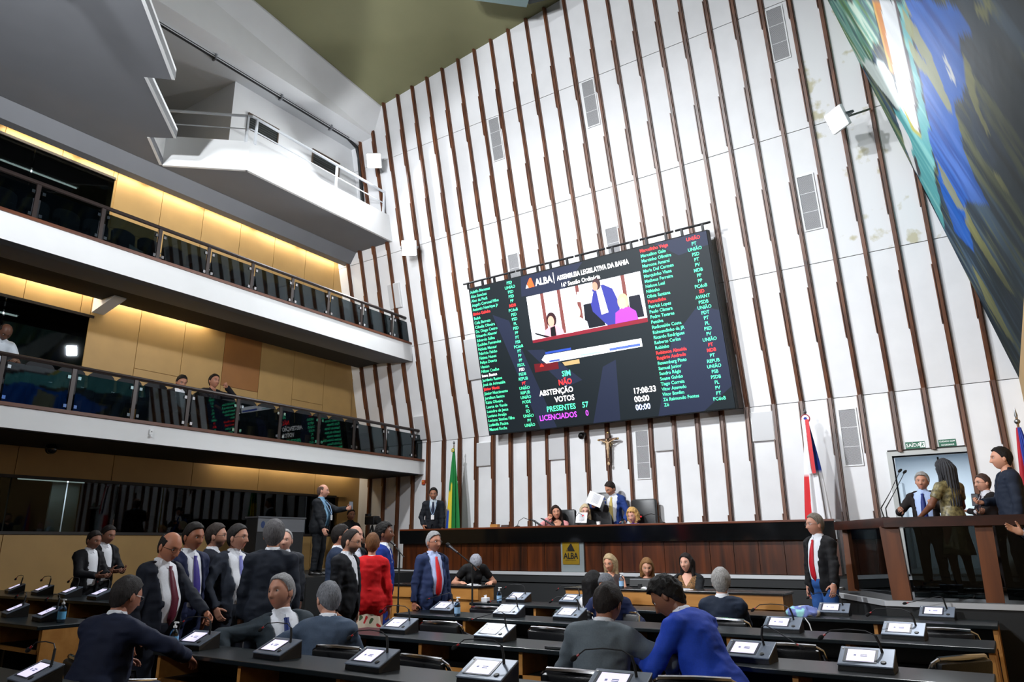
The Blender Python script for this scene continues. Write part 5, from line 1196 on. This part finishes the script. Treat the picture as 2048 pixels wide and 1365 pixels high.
person('curly blonde woman in purple with glasses looking down at the rostrum',(1263,1017),Y=12.72,floor=PLAT,sit=True,fem=True,face=-28,hpitch=12,hair='curlylong',hc=(198,156,96),jacket=None,shirt=(96,52,160),skin=(218,160,140),glasses=2)
# staff desks
person('long haired blonde woman with glasses in sleeveless top at the staff desk',(1217,1109),Y=10.62,floor=STEP,sit=True,fem=True,face=-14,hyaw=-10,hpitch=12,hair='long',hc=(168,146,112),jacket=None,shirt=(60,50,50),sleeves='none',skin=(212,152,124),glasses=1,L_=(-.2,.36,.74),neckline=.38,Lh='hold')
person('woman with light brown hair in black looking down at the staff desk screen',(1293,1117),Y=10.72,floor=STEP,sit=True,fem=True,face=2,hpitch=14,hair='long',hc=(124,88,52),jacket=BLK,shirt=(26,24,26),neckline=.36,skin=(206,152,126),open_=True)
person('dark haired woman in black blazer and leopard top holding a pen',(1371,1107),Y=10.68,floor=STEP,sit=True,fem=True,face=-18,hyaw=-8,hair='long',hc=(28,20,18),jacket=(26,28,32),shirt='leopard_top',neckline=.34,skin=(220,166,144),open_=True,vtop=.13,R_=(.26,.38,.78),Rh='hold',lapel=False)
person('grey haired woman in black bent over writing at the other staff desk',(953,1121),Y=10.18,floor=FL,sit=True,fem=True,face=6,lean=32,hpitch=42,hair='thick',hc=(146,148,158),jacket=None,shirt=(20,20,22),sleeves='short',skin=(206,150,124),R_=(.24,.36,.72),L_=(-.26,.36,.72),Rh='hold',scale=1.05)
# seated deputies
person('grey haired person in navy suit seated at the front desk row seen from behind',(1440,1138.5),Y=8.42,sit=True,face=176,hair='thick',hc=(150,148,146),jacket=(32,42,60),skin=(196,150,130),girth=1.15,scale=1.03)
person('person in dark navy suit with glasses turned back to face the others',(1210,1151),Y=8.02,sit=True,face=-12,lean=16,hpitch=12,hair='short',hc=(96,98,104),jacket=(28,38,74),glasses=2,skin=(186,132,108),girth=1.1,L_=(-.34,.32,.74),R_=(.34,.32,.74))
person('woman with long straight black hair and white shirt at the front desk row',(1186,1142),Y=8.55,sit=True,fem=True,face=130,hair='long',hc=(16,14,15),jacket=None,shirt=(232,232,236),skin=(206,150,126))
person('person in grey suit seen from behind leaning on the third desk row',(1222,1171),Y=4.85,sit=True,face=172,lean=14,side=4,hpitch=16,hyaw=-14,hair='short',hc=(30,24,22),jacket=(98,108,116),skin=(150,102,80),R_=(.46,.3,.74),L_=(-.2,.42,.74),girth=1.12,scale=1.02,Re=(1,-.2,-.3))
person('person in royal blue suit leaning over to whisper at the third desk row',(1312,1161),Y=5.0,sit=True,face=-128,lean=30,hpitch=8,hyaw=16,hair='curly',hc=(18,15,14),jacket=(36,72,188),skin=(128,84,62),R_=(.12,.5,.74),L_=(-.16,.48,.74),girth=1.08)
person('grey haired person in dark suit and dotted blue tie leaning back and turned aside',(564,1149),Y=4.62,sit=True,face=18,lean=-6,side=5,hyaw=-58,hpitch=-8,hair='short',hc=(128,128,130),jacket=(46,56,64),open_=True,vtop=.1,shirt=WH,tie=(26,44,104),skin=(176,126,104),girth=1.18,scale=1.16,R_=(.48,.05,.74),L_=(-.24,.3,.7),Re=(1,-.3,.2))
person('grey haired person in blue grey suit seated with a hand to the face',(658,1166),Y=4.72,sit=True,face=164,lean=10,hyaw=38,hpitch=8,hair='short',hc=(104,106,112),jacket=(66,80,100),skin=(196,146,124),girth=1.1,scale=1.08,L_=(-.2,.16,1.0),Le=(-1,.2,-.5),Lh='fist',Lt=(.5,-.2,.8))
person('person in dark blue suit and glasses seated with back turned at the row end',(266,1154.7),Y=3.12,sit=True,face=138,lean=16,hyaw=-10,hair='short',hc=(40,36,36),jacket=(26,33,56),skin=(168,114,92),glasses=2,girth=1.22,R_=(.38,.42,.76),L_=(-.2,.4,.72),Re=(1,-.1,-.2))
# tribune
person('grey haired person in dark suit and blue tie standing in the doorway',(1843,946),Y=11.75,floor=TZ,face=-8,hroll=-6,hair='thick',hc=(150,148,146),jacket=(34,28,28),open_=True,vtop=.12,shirt=(176,196,236),tie=(30,44,110),skin=(196,142,118),girth=1.12,R_=(.3,.25,1.2),Rh='hold',L_=(-.16,.3,1.24),Lh='hold')
tP,info=person('woman with long grey braids in gold patterned dress at the tribune',(1884,919),Y=11.0,floor=TZ,fem=True,face=-135,hair='braids',hc=(58,58,62),jacket=None,shirt='dress_gold_pattern',skirt=('dress_gold_pattern',.5),sleeves='short',skin=(120,76,56),L_=(-.3,.25,1.0),R_=(.24,.3,1.0),shoes=(120,104,84))
person('person with glasses and folded arms in dark suit beside the doorway',(1962,949),Y=11.8,floor=TZ,face=-58,hair='short',hc=(70,54,48),jacket=(32,27,28),shirt=(206,206,214),tie=(60,40,54),glasses=1,skin=(206,152,128),R_=(-.1,.2,1.16),L_=(.14,.24,1.2),girth=1.12,Re=(1,-.2,-.6),Le=(-1,-.2,-.6))
t31,i31=person('tall dark haired person in navy jacket standing in profile beside the doorway',(1998,895),Y=10.9,floor=TZ,face=-78,hair='short',hc=(22,17,15),jacket=(30,38,54),shirt=(24,26,36),neckline=.42,skin=(206,150,124),trousers=(24,27,36),R_=(.08,.3,1.1),Rh='hold')
t32,i32=person('person beside the tribune of whom only a reaching hand and cuff show',(2122,1015),dep=7.3,floor=FL+.05,face=-105,jacket=(24,27,38),shirt=(190,206,236),skin=(206,156,132),R_=at(2044,1066,7.35),Re=(.4,-.3,-1),Rh='flat',Rt=(.2,.3,1))
# gallery and control room
person('person in white shirt bowing over the lower balcony rail',(19,651),X=-12.35,sit=True,face=20,lean=24,hpitch=26,hair='bald',hc=(40,34,32),jacket=None,shirt=(206,214,224),sleeves='short',skin=(96,64,50),fine=.8)
person('person in dark suit and white shirt reading in the lower gallery',(367,751),X=-12.4,sit=True,face=24,hpitch=20,hair='short',hc=dkh,jacket=(22,23,28),open_=True,skin=(176,122,98),fine=.8)
person('person in dark shirt in the lower gallery with a hand over the face',(430,749),X=-12.4,sit=True,face=34,hair='short',hc=dkh,jacket=(20,20,26),shirt=(24,24,30),skin=(176,122,98),fine=.8,L_=(-.1,.25,1.1),Le=(-1,.4,-.6),Lh='fist',neckline=.42)
person('camera operator in black seated behind the video camera on the platform',(703,1019),Y=12.6,floor=PLAT,sit=True,face=20,hair='short',hc=dkh,jacket=None,shirt=(18,18,22),skin=(150,104,84),fine=.8)
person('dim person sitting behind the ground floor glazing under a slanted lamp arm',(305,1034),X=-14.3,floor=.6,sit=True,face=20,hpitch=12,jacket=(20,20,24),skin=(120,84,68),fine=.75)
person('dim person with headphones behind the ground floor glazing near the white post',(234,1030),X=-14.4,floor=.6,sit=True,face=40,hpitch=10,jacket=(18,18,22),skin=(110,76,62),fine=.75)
# ================================================================== flags and small things
flagm=attrmat('flag_cloth',.6,.3)
def flag(label,base,ztop,zcl0,zcl1,rad,colf,rosette,finial='spear',ph=0.,ribbon=None):
    t=thing('flag',label,'flag',base); bz=base[2]
    m=MB(); m.lathe([(.16,0),(.16,.03),(.03,.06),(.03,.12)],18); m.build('stand',chrome,t,smooth=True)
    m=MB(); m.tube([(0,0,.05),(0,0,ztop-bz-.1)],.014,10); m.build('pole',mat('flag_pole',(120,88,50),.4),t,smooth=True)
    m=MB(); z=ztop-bz
    if finial=='spear': m.lathe([(.004,z-.12),(.02,z-.11),(.008,z-.09),(.028,z-.055),(.002,z)],10)
    else: m.ball((0,0,z-.19),.036,12); m.lathe([(.008,z-.16),(.02,z-.11),(.003,z)],10)
    m.build('finial',steel,t,smooth=True)
    if rosette:
        for k,(r,c) in enumerate(rosette):
            m=MB(); n=20; m.ext([(r*math.cos(2*math.pi*i/n),-.035-.006*k,zcl1-bz+.02+r*math.sin(2*math.pi*i/n)) for i in range(n)],(0,.012,0)); m.build('rosette',cloth(c,.6),t)
    na,nz=72,40; V=[]; Cc=[]
    for j in range(nz+1):
        f=j/nz; z=zcl1+(zcl0-zcl1)*f; r=.025+(rad-.025)*f**.8
        for i in range(na):
            a=2*math.pi*i/na; pl=1+.34*math.sin(a*7+ph+f*2)*min(1,f*3)+.12*math.sin(a*13+1)
            x=r*1.0*math.cos(a)*pl+.03*f*math.sin(ph); y=r*.62*math.sin(a)*pl
            V.append((x,y,z-bz)); Cc.append(lin(colf(math.atan2(x,-y)/math.pi,f)))
    F=[(j*na+i,(j+1)*na+i,(j+1)*na+(i+1)%na,j*na+(i+1)%na) for j in range(nz) for i in range(na)]
    smooth_build(np.array(V),np.array(F),'cloth',flagm,t,np.array(Cc))
    if ribbon:
        for k,(c,dx) in enumerate(ribbon):
            m=MB(); L=zcl1-.9-bz
            m.add([(dx-.03,-.07,zcl1-bz),(dx+.03,-.07,zcl1-bz),(dx+.05,-.13,zcl1-bz-.5),(dx-.02,-.13,zcl1-bz-.5),(dx+.06,-.15,L),(dx-.01,-.15,L)],[(0,1,2,3),(3,2,4,5)]); o=m.build('ribbon',cloth(c,.45),t); md=o.modifiers.new('thickness','SOLIDIFY'); md.thickness=.004
    return t
def br(u,f):
    if f>.5 and -.42<u<-.12: return (40,76,170) if f>.55 else (226,196,40)
    if -.55<u<-.05 and .38<f<=.55: return (226,196,40)
    if -.1<=u<.06 and f>.3: return (206,188,50)
    return (24,120,56)
def ba(u,f):
    if f>.42 and u<-.1: return (206,34,40) if (f<.62 or u<-.35) and u<-.2 else (232,232,236)
    if u>.05 and f<.4: return (36,70,170)
    if f>.8 and u<.15: return (206,34,40)
    return (230,230,234)
def rf(u,f):
    if u<-.25: return (176,30,44)
    if f<.45: return (34,56,150)
    return (214,218,228) if u>-.1 else (40,60,150)
fb=ony(908,882,12.74); fa=ony(1608,825,12.7)
flag('green, yellow and blue flag draped on its pole beside the guard',(fb.x,12.74,PLAT),fb.z,PLAT+.25,fb.z-.24,.17,br,((.05,(30,110,50)),(.038,(214,186,60)),(.02,(206,190,150)),(.009,(60,50,110))))
flag('red, white and blue flag with a ribbon rosette near the tribune',(fa.x+.02,12.68,PLAT),fa.z+.05,PLAT+.25,fa.z-.14,.19,ba,((.075,(150,24,36)),(.06,(226,226,232)),(.026,(34,50,150))),ph=1.5,ribbon=(((232,232,236),-.03),((204,24,34),.025)))
fr_=ony(2034,815,11.6)
flag('red, blue and white flag with a metal ball finial beside the right wall',(fr_.x-.03,11.6,TZ),fr_.z,1.3,fr_.z-.27,.15,rf,None,finial='ball',ph=.7)
# crucifix
q=Vector((-6.43,W-.14,3.48)); t=thing('crucifix','small wooden crucifix with pale figure and gold rays on a timber fin','crucifix',q)
cwd=wood('crucifix_wood',(60,36,20),(110,72,40),.4,(20,20,3)); gldm=mat('gilt',(196,168,110),.35,metal=.7)
m=MB(); m.box(-.022,.022,-.02,.02,-.27,.3,bev=.004); m.build('upright',cwd,t)
m=MB(); m.box(-.22,.22,-.02,.02,.16,.2,bev=.004); m.build('crossbeam',cwd,t)
def fx(P):
    d=smin(elli(P,(0,-.04,.06),(.034,.024,.075)),cone(P,(0,-.04,0),(.008,-.05,-.11),.026,.018),.02); d=smin(d,cone(P,(.008,-.05,-.11),(.0,-.04,-.2),.018,.011),.01)
    for s in (-1,1): d=smin(d,cone(P,(s*.03,-.04,.11),(s*.17,-.03,.175),.014,.009),.012)
    d=smin(d,elli(P,(-.012,-.05,.155),(.02,.023,.028)),.01); d=smin(d,elli(P,(0,-.042,-.01),(.036,.03,.03)),.01); return d
v,f=surf(fx,(-.22,-.1,-.24),(.22,.02,.22),.007); smooth_build(v,f,'figure',mat('figure_ivory',(196,164,128),.5),t)
for s in (-1,1):
    for k in range(4):
        a=R(25+k*18); m=MB(); m.tube([(s*.05*math.cos(a),-.01,.17-.05*math.sin(a)),(s*.16*math.cos(a)*(.8+.1*(k%2)),-.01,.17-.17*math.sin(a))],[.008,.002],6); m.build('ray',gldm,t)
    m=MB(); m.ball((s*.22,-.01,.18),.022,8); m.build('beam_end',gldm,t,smooth=True)
m=MB(); m.ball((0,-.01,.31),.026,8); m.build('beam_end',gldm,t,smooth=True)
m=MB(); m.ball((0,-.03,-.31),.028,10,(1,.6,1.4)); m.build('skull',mat('figure_ivory',(196,164,128),.5),t,smooth=True)
def dome(label,pos,d=.09,wall=True):
    t=thing('security_camera',label,'camera',pos); m=MB(); m.box(-.05,.05,-.02,.06,-.02,.05,bev=.008); m.build('mount',rubber,t); m=MB(); m.ball((0,-.06,-.03),d,14,(1,1,1)); m.build('dome',blackgloss,t,smooth=True); m=MB(); m.ball((.03,-.06-d*.95,-.02),.012,8); m.build('lens',chrome,t)
dome('black dome camera on the fin below the scoreboard',(-6.99,W-.17,3.8),.075)
q=onx(108,912,-12.6); dome('black dome camera hanging under the lower balcony',(q.x,q.y,3.2))
q=onx(301,868,XF); t=thing('sensor','small white sensor box fixed on the lower balcony fascia','sensor',(XF,q.y,q.z)); m=MB(); m.box(0,.03,-.03,.03,-.02,.07,bev=.006); m.build('housing',plaster,t); m=MB(); m.box(.01,.05,-.02,.02,-.06,-.025,bev=.006); m.build('bracket',plaster,t); m=MB(); m.ball((.03,0,.03),.009,8); m.build('lens',rubber,t)
q=ony(843,965,W-.12); t=thing('alarm_sounder','small orange alarm sounder on the wall beside the lower balcony','alarm',(q.x,W-.02,q.z)); m=MB(); m.box(-.045,.045,-.05,0,-.055,.055,bev=.01); m.build('housing',mat('alarm_orange',(196,76,34),.5),t); m=MB(); m.lathe([(.028,0),(.02,.02)],12,T(0,-.05,.01)@RX(R(90))); m.build('speaker_cone',mat('alarm_amber',(214,140,60),.5),t)
# sanitizer bottles
def bottle(label,x,y,z,s=1.,blue=(96,170,214)):
    t=thing('sanitizer_bottle',label,'bottle',(x,y,z)); t.scale=(s,)*3
    m=MB(); m.lathe([(.032,0),(.036,.006),(.036,.12),(.026,.145),(.013,.155),(.013,.165)],16); m.build('bottle',glassmat('bottle_plastic',(190,206,220),.2) if 'bottle_plastic' not in MATS else MATS['bottle_plastic'],t,smooth=True)
    m=MB(); m.lathe([(.0365,.03),(.0365,.1)],16); m.build('label_band',mat('bottle_label_%d'%blue[0],blue,.5),t,smooth=True)
    m=MB(); m.lathe([(.031,.005),(.033,.1)],12); m.build('gel',mat('gel_clear',(186,204,222),.3),t,smooth=True)
    m=MB(); m.lathe([(.015,.165),(.015,.18),(.006,.182),(.006,.2)],12); p=m.build('pump',plaster,t,smooth=True); m=MB(); m.box(-.012,.04,-.008,.008,.2,.212,bev=.003); m.build('nozzle',plaster,p)
bottle('clear sanitizer bottle with blue label at the end of the side desk',onz(110,1247,.94).x,onz(110,1247,.94).y+.05,.94)
bottle('clear sanitizer bottle beside the balding man at the row end',-5.82,3.7,DZ)
bottle('clear pump bottle with pale label on the second desk row',onz(916,1233,DZ).x,7.06,DZ,blue=(150,190,226))
bottle('clear pump bottle with pale label at the end of the front desk row',onz(997,1205,DZ).x*.985,8.92,DZ,blue=(150,190,226))
bottle('clear pump bottle with pale label on the staff desk',onz(1254,1176,1.0).x,9.95,1.0,blue=(150,190,226))
t=thing('tissue_box','small white tissue box beside the pump bottle on the front desk row','tissue box',(-6.48,8.98,DZ)); m=MB(); m.box(-.05,.05,-.04,.04,0,.06,bev=.004); m.build('carton',paper,t); m=MB(); m.add([(-.02,0,.06),(.02,0,.06),(.01,.01,.1),(-.025,-.01,.09)],[(0,1,2,3)]); o=m.build('tissue',paper,t); o.modifiers.new('thickness','SOLIDIFY').thickness=.003
# floor microphone stands
def micstand(label,bx,by,tipz,mic,fz):
    t=thing('microphone_stand',label,'microphone',(bx,by,fz)); mic=Vector(mic)-Vector((bx,by,fz))
    m=MB(); m.lathe([(.15,0),(.15,.015),(.02,.03),(.016,.06)],20); m.build('base',rubber,t,smooth=True)
    m=MB(); m.tube([(0,0,.03),(0,0,tipz-fz)],.013,8); m.build('pole',rubber,t,smooth=True)
    m=MB(); m.tube([(0,0,.55),(0,0,.66)],.022,10); m.build('clutch',rubber,t,smooth=True)
    tip=Vector((0,0,tipz-fz)); dr=(mic-tip).normalized()
    m=MB(); m.tube([tip-dr*.12,mic],.009,8); m.build('boom',rubber,t,smooth=True)
    q=Vector((-1,.1,.55)).normalized(); qm=q.to_track_quat('Z','Y').to_matrix().to_4x4()
    m=MB(); m.tube([mic-q*.1,mic+q*.06],[.014,.02],10); mb_=m.build('microphone',mat('mic_body',(44,44,48),.4,metal=.5),t,smooth=True)
    m=MB(); m.ball((0,0,0),.032,12,(1,1,1.25),T(*(mic+q*.08))@qm); m.build('foam_cap',foam,mb_,smooth=True)
    m=MB(); m.ball(tuple(mic-q*.11),.014,8); m.build('cable_plug',chrome,mb_,smooth=True)
a=ony(943,1150,8.0); b=ony(893,1097,7.85); micstand('black microphone stand in front of the grey haired speaker in navy',a.x,8.02,ony(935,1130,8.0).z,(b.x+.05,7.9,b.z),FL)
a=ony(798,1150,8.9); b=ony(784,1085,8.9); micstand('black microphone stand beside the woman in red',a.x,8.9,ony(797,1105,8.9).z,(b.x,8.88,b.z),FL)
# crumpled cloth on the second row
q=onz(1607,1233,DZ); k=8.95/q.y
def fcl(P):
    d=elli(P,(0,0,.04),(.17,.11,.075)); return d+.07*(np.abs(vnoise(P+3.3,13)-.5)-.22)+.03*(np.abs(vnoise(P+8,26)-.5)-.2)
v,f=surf(fcl,(-.26,-.2,-.0),(.26,.2,.19),.011); n_=fbm(v+2,6.); cc=np.where(n_[:,None]<.42,np.array(lin((150,206,206))),np.where(n_[:,None]<.56,np.array(lin((120,134,196))),np.array(lin((206,208,204)))))
o=smooth_build(v,f,'crumpled_scarf',attrmat('scarf_cloth',.8,.2),None,cc); o.location=(q.x*k,8.95,DZ-.01); tag(o,'crumpled blue, green and grey scarf lying on the front desk row','scarf')
m=MB(); m.tube([(q.x*k+.05,8.78,DZ-.0),(q.x*k+.1,8.74,DZ-.06),(q.x*k+.13,8.75,DZ-.2),(q.x*k+.12,8.74,DZ-.4)],.006,6); tag(m.build('charging_cable',plaster,None,smooth=True),'white charging cable hanging from the desk below the scarf','cable')
# presiding chairs and things on the rostrum
def pres_chair(label,x,y,h=1.0,s=1.):
    t=thing('executive_chair',label,'chair',(x,y,PLAT)); 
    m=MB(); m.box(-.27*s,.27*s,-.25,.27,.42,.52,bev=.04); m.build('seat',leather,t,smooth=True)
    m=MB(); m.box(-.26*s,.26*s,.22,.33,.5,.5+h-.3,bev=.05); m.build('backrest',leather,t,smooth=True)
    m=MB(); m.tube([(0,0,.1),(0,0,.42)],.03,8); m.build('column',chrome,t,smooth=True)
    for k in range(5): a=2*math.pi*k/5; m=MB(); m.tube([(0,0,.1),(.28*math.cos(a),.28*math.sin(a),.05)],.02,6); m.build('base_arm',rubber,t)
    for s_ in (-1,1): m=MB(); m.tube([(s_*.3,.2,.5),(s_*.31,.15,.68),(s_*.31,-.15,.68),(s_*.3,-.18,.5)],.02,6); m.build('armrest',rubber,t,smooth=True)
q=ony(1195,1020,12.9); pres_chair('tall black leather presiding chair between the blonde reader and the blue suit',q.x,12.75,1.28,1.05)
q=ony(1282,1040,12.9); pres_chair('black leather chair behind the curly haired woman',q.x,12.8,1.12)
q=ony(1125,1040,12.9); pres_chair('black leather chair behind the woman in pink',q.x,12.8,.98,.85)
for i,(px,py) in enumerate(((1083,1046),(1098,1044))):
    q=ony(px,py,12.3); t=thing('document_stand',('open black document folder propped on the rostrum, the lower one','open black document folder propped on the rostrum, the upper one')[i],'folder',(q.x,12.25+.1*i,RT)); L=T(0,0,.02+.02*i)@RZ(R(20))@RY(R(32))
    m=MB(); m.box(-.2,.2,-.13,.13,0,.012,L); m.build('folder',rubber,t); m=MB(); m.box(-.18,.17,-.115,.115,.012,.016,L); m.build('pages',mat('folder_grey',(60,60,66),.6),t); m=MB(); m.tube([(-.1,.0,0),(-.12,0,.12)],.01,6); m.build('prop',rubber,t)
for px,py,ex,ey,l in ((1035,1051,1060,1041,'thin gooseneck microphone bent low on the rostrum beside the wooden box'),(1325,1045,1282,1034,'long thin gooseneck microphone reaching from the curly haired woman'),(1150,1046,1166,1032,'gooseneck microphone with red ring in front of the blonde reader')):
    q=ony(px,py,12.25); e_=ony(ex,ey,12.25); t=thing('gooseneck_microphone',l,'microphone',(q.x,12.25,RT)); d=e_-Vector((q.x,12.25,RT))
    m=MB(); m.lathe([(.05,0),(.05,.015),(.02,.025)],14); m.build('base',rubber,t,smooth=True); m=MB(); m.tube([(0,0,.02),(d.x*.1,0,max(.1,d.z*.9)),(d.x*.5,0,d.z*1.15+.03),d],.006,6); m.build('gooseneck',rubber,t,smooth=True)
    m=MB(); m.ball(tuple(d),.016,8); m.build('foam_cap',foam if 'red' not in l else mat('mic_red',(214,26,40),.5,emit=.6),t,smooth=True)
q=ony(990,1053,12.25); t=thing('wooden_box','small pale wooden box on the rostrum','box',(q.x,12.25,RT)); m=MB(); m.box(-.09,.09,-.05,.05,0,.05,bev=.004); m.build('body',tanwood,t); m=MB(); m.box(-.092,.092,-.052,.052,.05,.062,bev=.003); m.build('lid',tanwood,t)
q=ony(1012,1053,12.25); t=thing('name_block','small dark desk block on the rostrum beside the wooden box','name plate',(q.x,12.22,RT)); m=MB(); m.ext([(-.09,-.03,0),(-.09,.03,0),(-.09,0,.045)],(.18,0,0)); m.build('block',dkbrown,t); m=MB(); m.box(-.08,.08,-.034,-.03,.005,.02); m.build('plate',steel,t)
q=ony(1246,1044,12.2); t=thing('drinking_glass','clear drinking glass on the rostrum by the curly haired woman','glass',(q.x,12.2,RT)); m=MB(); m.lathe([(.028,0),(.034,.1),(.031,.1),(.026,.008)],14); m.build('glass',clear,t,smooth=True); m=MB(); m.lathe([(.026,.01),(.029,.05)],12); m.build('water',mat('water',(196,206,214),.1),t,smooth=True)
q=ony(1196,1047,12.2); t=thing('cup_pile','white cup and papers on the rostrum beside the presiding chair','cup',(q.x,12.22,RT)); m=MB(); m.lathe([(.03,0),(.04,.06),(.037,.06),(.027,.006)],14); m.build('cup',plaster,t,smooth=True); m=MB(); m.box(-.1,.04,-.06,.05,0,.004); m.build('sheet',paper,t)
def sheet(label,c,w,h,rx,rz,ry=0):
    t=thing('paper_sheet',label,'paper',M=T(*c)@RZ(rz)@RX(rx)@RY(ry)); m=MB(); n=6; P=[(x,.012*math.sin(x*14),y) for y in (-h/2,h/2) for x in np.linspace(-w/2,w/2,n)]; m.add(P,[(i,i+1,n+i+1,n+i) for i in range(n-1)]); o=m.build('page',paper,t); o.modifiers.new('thickness','SOLIDIFY').thickness=.002
    m=MB()
    for k in range(9): z=h*.36-k*h*.08; m.box(-w*.38,w*.3,-.008,-.007,z-.002,z+.002)
    m.build('print_lines',mat('print_grey',(150,150,156),.7),t)
q=ony(1163,1036,12.42); sheet('white sheet of paper held by the blonde woman at the rostrum',q,.22,.2,R(-18),R(4))
q=ony(1190,999,12.55); sheet('white papers held up by the person in the blue suit',q,.3,.24,R(-8),R(10),R(22))
for px,py,Y,z,l in ((1298,1179,9.95,1.0,'small white card on the staff desk by the pump bottle'),(1370,1181,9.95,1.0,'white note sheet on the staff desk in front of the woman with the pen'),(948,1170,9.65,1.0,'white papers under the hands of the grey haired writing woman')):
    q=onz(px,py,z); k=Y/q.y; sheet(l,(q.x*k,Y,z+.008),.2,.14,R(-84),R(8))
# staff screen
q=onz(1281,1178,1.0); k=10.02/q.y; t=thing('desk_monitor','low black monitor on the staff desk seen from behind','monitor',(q.x*k,10.02,1.0)); m=MB(); m.box(-.17,.17,-.02,.02,.02,.14,RX(R(-12)),bev=.008); m.build('screen_back',black,t); m=MB(); m.box(-.1,.1,-.06,.06,0,.015); m.build('foot',black,t); m=MB(); m.box(-.16,.16,-.023,-.02,.115,.121,RX(R(-12))); m.build('light_strip',steel,t); m=MB(); m.box(-.03,.03,-.02,.02,.01,.06); m.build('neck',black,t)
# video camera on the platform
q=ony(742,1042,12.2); t=thing('video_camera','black broadcast video camera on a tripod on the platform','camera',(q.x,12.25,PLAT)); h=q.z-PLAT
m=MB(); m.box(-.16,.14,-.1,.1,h-.09,h+.1,bev=.02); m.build('body',black,t); m=MB(); m.tube([(.1,-.02,h),(.26,-.06,h-.01)],[.06,.07],12); m.build('lens_hood',rubber,t,smooth=True); m=MB(); m.box(-.2,-.1,-.05,.05,h+.08,h+.16,bev=.01); m.build('viewfinder',black,t)
for k in range(3): a=2*math.pi*k/3; m=MB(); m.tube([(0,0,h-.1),(.3*math.cos(a),.3*math.sin(a),0)],.018,6); m.build('tripod_leg',rubber,t)
# pale counter with emblem under the glazing
a=onx(497,1034,-12.7); b=onx(590,1037,-12.7); t=thing('counter','pale grey counter with a small blue emblem below the glazing','counter',(-12.7,(a.y+b.y)/2,.28)); hw_=(b.y-a.y)/2; H1=a.z-.28
m=MB(); m.box(-.05,.3,-hw_,hw_,0,H1-.03); m.build('cabinet',mat('counter_dark',(46,48,52),.6),t); m=MB(); m.box(.3,.32,-hw_,hw_,H1-.3,H1-.03); m.build('front_board',mat('counter_grey',(128,130,136),.6),t); m=MB(); m.box(-.08,.34,-hw_-.02,hw_+.02,H1-.03,H1); m.build('top',mat('counter_top',(110,112,118),.5),t)
m=MB(); m.add([(.322,-hw_+.12+.05*math.cos(2*math.pi*i/12),H1-.16+.07*math.sin(2*math.pi*i/12)) for i in range(12)],[tuple(range(12))]); o=m.build('emblem',mat('emblem_blue',(52,72,120),.5),t); o.modifiers.new('thickness','SOLIDIFY').thickness=.003
# duct under the ceiling
p0,p1=onz(930,-2,12.25),onz(1053,15,12.25); p2=onz(1078,8,12.25)
t=thing('ceiling_duct','greenish sheet metal duct hanging under the olive ceiling','duct',p1); m=MB(); dv=(p0-p1); dv.z=0; M0=Vector((0,0,0))
w_=Vector((-dv.y,dv.x,0)).normalized(); w_=w_ if w_.y<0 else -w_
m.hexa([M0,dv,dv+w_*1.2,w_*1.2]+[p+Vector((0,0,.4)) for p in (M0,dv,dv+w_*1.2,w_*1.2)]); m.build('duct_body',mat('duct_metal',(130,150,150),.4,metal=.5),t)
m=MB(); e_=p2-p1; m.hexa([Vector((.06,.0,.05)),Vector((.5,.12,.05)),Vector((.5,-1.2,.05)),Vector((.06,-1.2,.05))]+[Vector((x,y,.4)) for x,y in ((.06,0),(.5,.12),(.5,-1.2),(.06,-1.2))]); m.build('junction_box',mat('duct_dark',(40,48,48),.5),t)
m=MB(); m.tube([(.2,-.5,.4),(.2,-.5,.7)],.02,6); m.build('hanger',steel,t)
# folded white cloths on upper gallery seats
for px,py,l in ((604,612,'white folded leaflet on an upper gallery seat by the glass, beside another'),(641,624,'white folded leaflet on an upper gallery seat nearest the end wall'),(276,498,'large white folded leaflet on an upper gallery seat far from the end wall')):
    q=onx(px,py,-12.0); t=thing('folded_leaflet',l,'leaflet',(q.x,q.y,q.z-.1)); m=MB(); m.add([(0,-.14,.0),(0,.14,0),(-.05,.1,.1),(-.05,-.14,.16)],[(0,1,2,3)]); o=m.build('cover',paper,t); o.modifiers.new('thickness','SOLIDIFY').thickness=.004
    m=MB(); m.add([(0,-.14,.0),(0,.14,0),(.06,.12,.005),(.06,-.12,.005)],[(0,1,2,3)]); o=m.build('back_page',paper,t); o.modifiers.new('thickness','SOLIDIFY').thickness=.004
# closed laptop and phones
t=thing('laptop','closed dark laptop lying on the third desk row beside the grey suit','laptop',(-3.05,5.36,DZ)); m=MB(); m.box(-.16,.16,-.11,.11,0,.012,bev=.004); m.build('base',black,t); m=MB(); m.box(-.16,.16,-.11,.11,.012,.02,bev=.003); m.build('lid',mat('laptop_grey',(44,46,52),.35),t)
def phone(label,pos,rz,rx):
    t=thing('phone',label,'phone',M=T(*pos)@RZ(rz)@RX(rx)); m=MB(); m.box(-.037,.037,-.004,.004,-.075,.075,bev=.003); m.build('case',black,t); m=MB(); m.box(-.033,.033,-.006,-.004,-.068,.068); m.build('screen',mat('phone_screen',(120,124,132),.3),t)
for tt,ii,sd_,rz_,l in ((t7,i7,-1,R(40),'dark phone held up by the person with a lanyard on the platform'),(t31,i31,1,R(20),'dark phone held by the tall person beside the doorway')):
    M_=Matrix.Translation(tt.location)@RZ(tt.rotation_euler.z)@Matrix.Scale(tt.scale[0],4); a_,e_,w_=ii['arm'][sd_]; P_=M_@Vector(w_+(w_-e_)/np.linalg.norm(w_-e_)*.1); phone(l,P_+Vector((0,0,.04)),rz_,R(10))
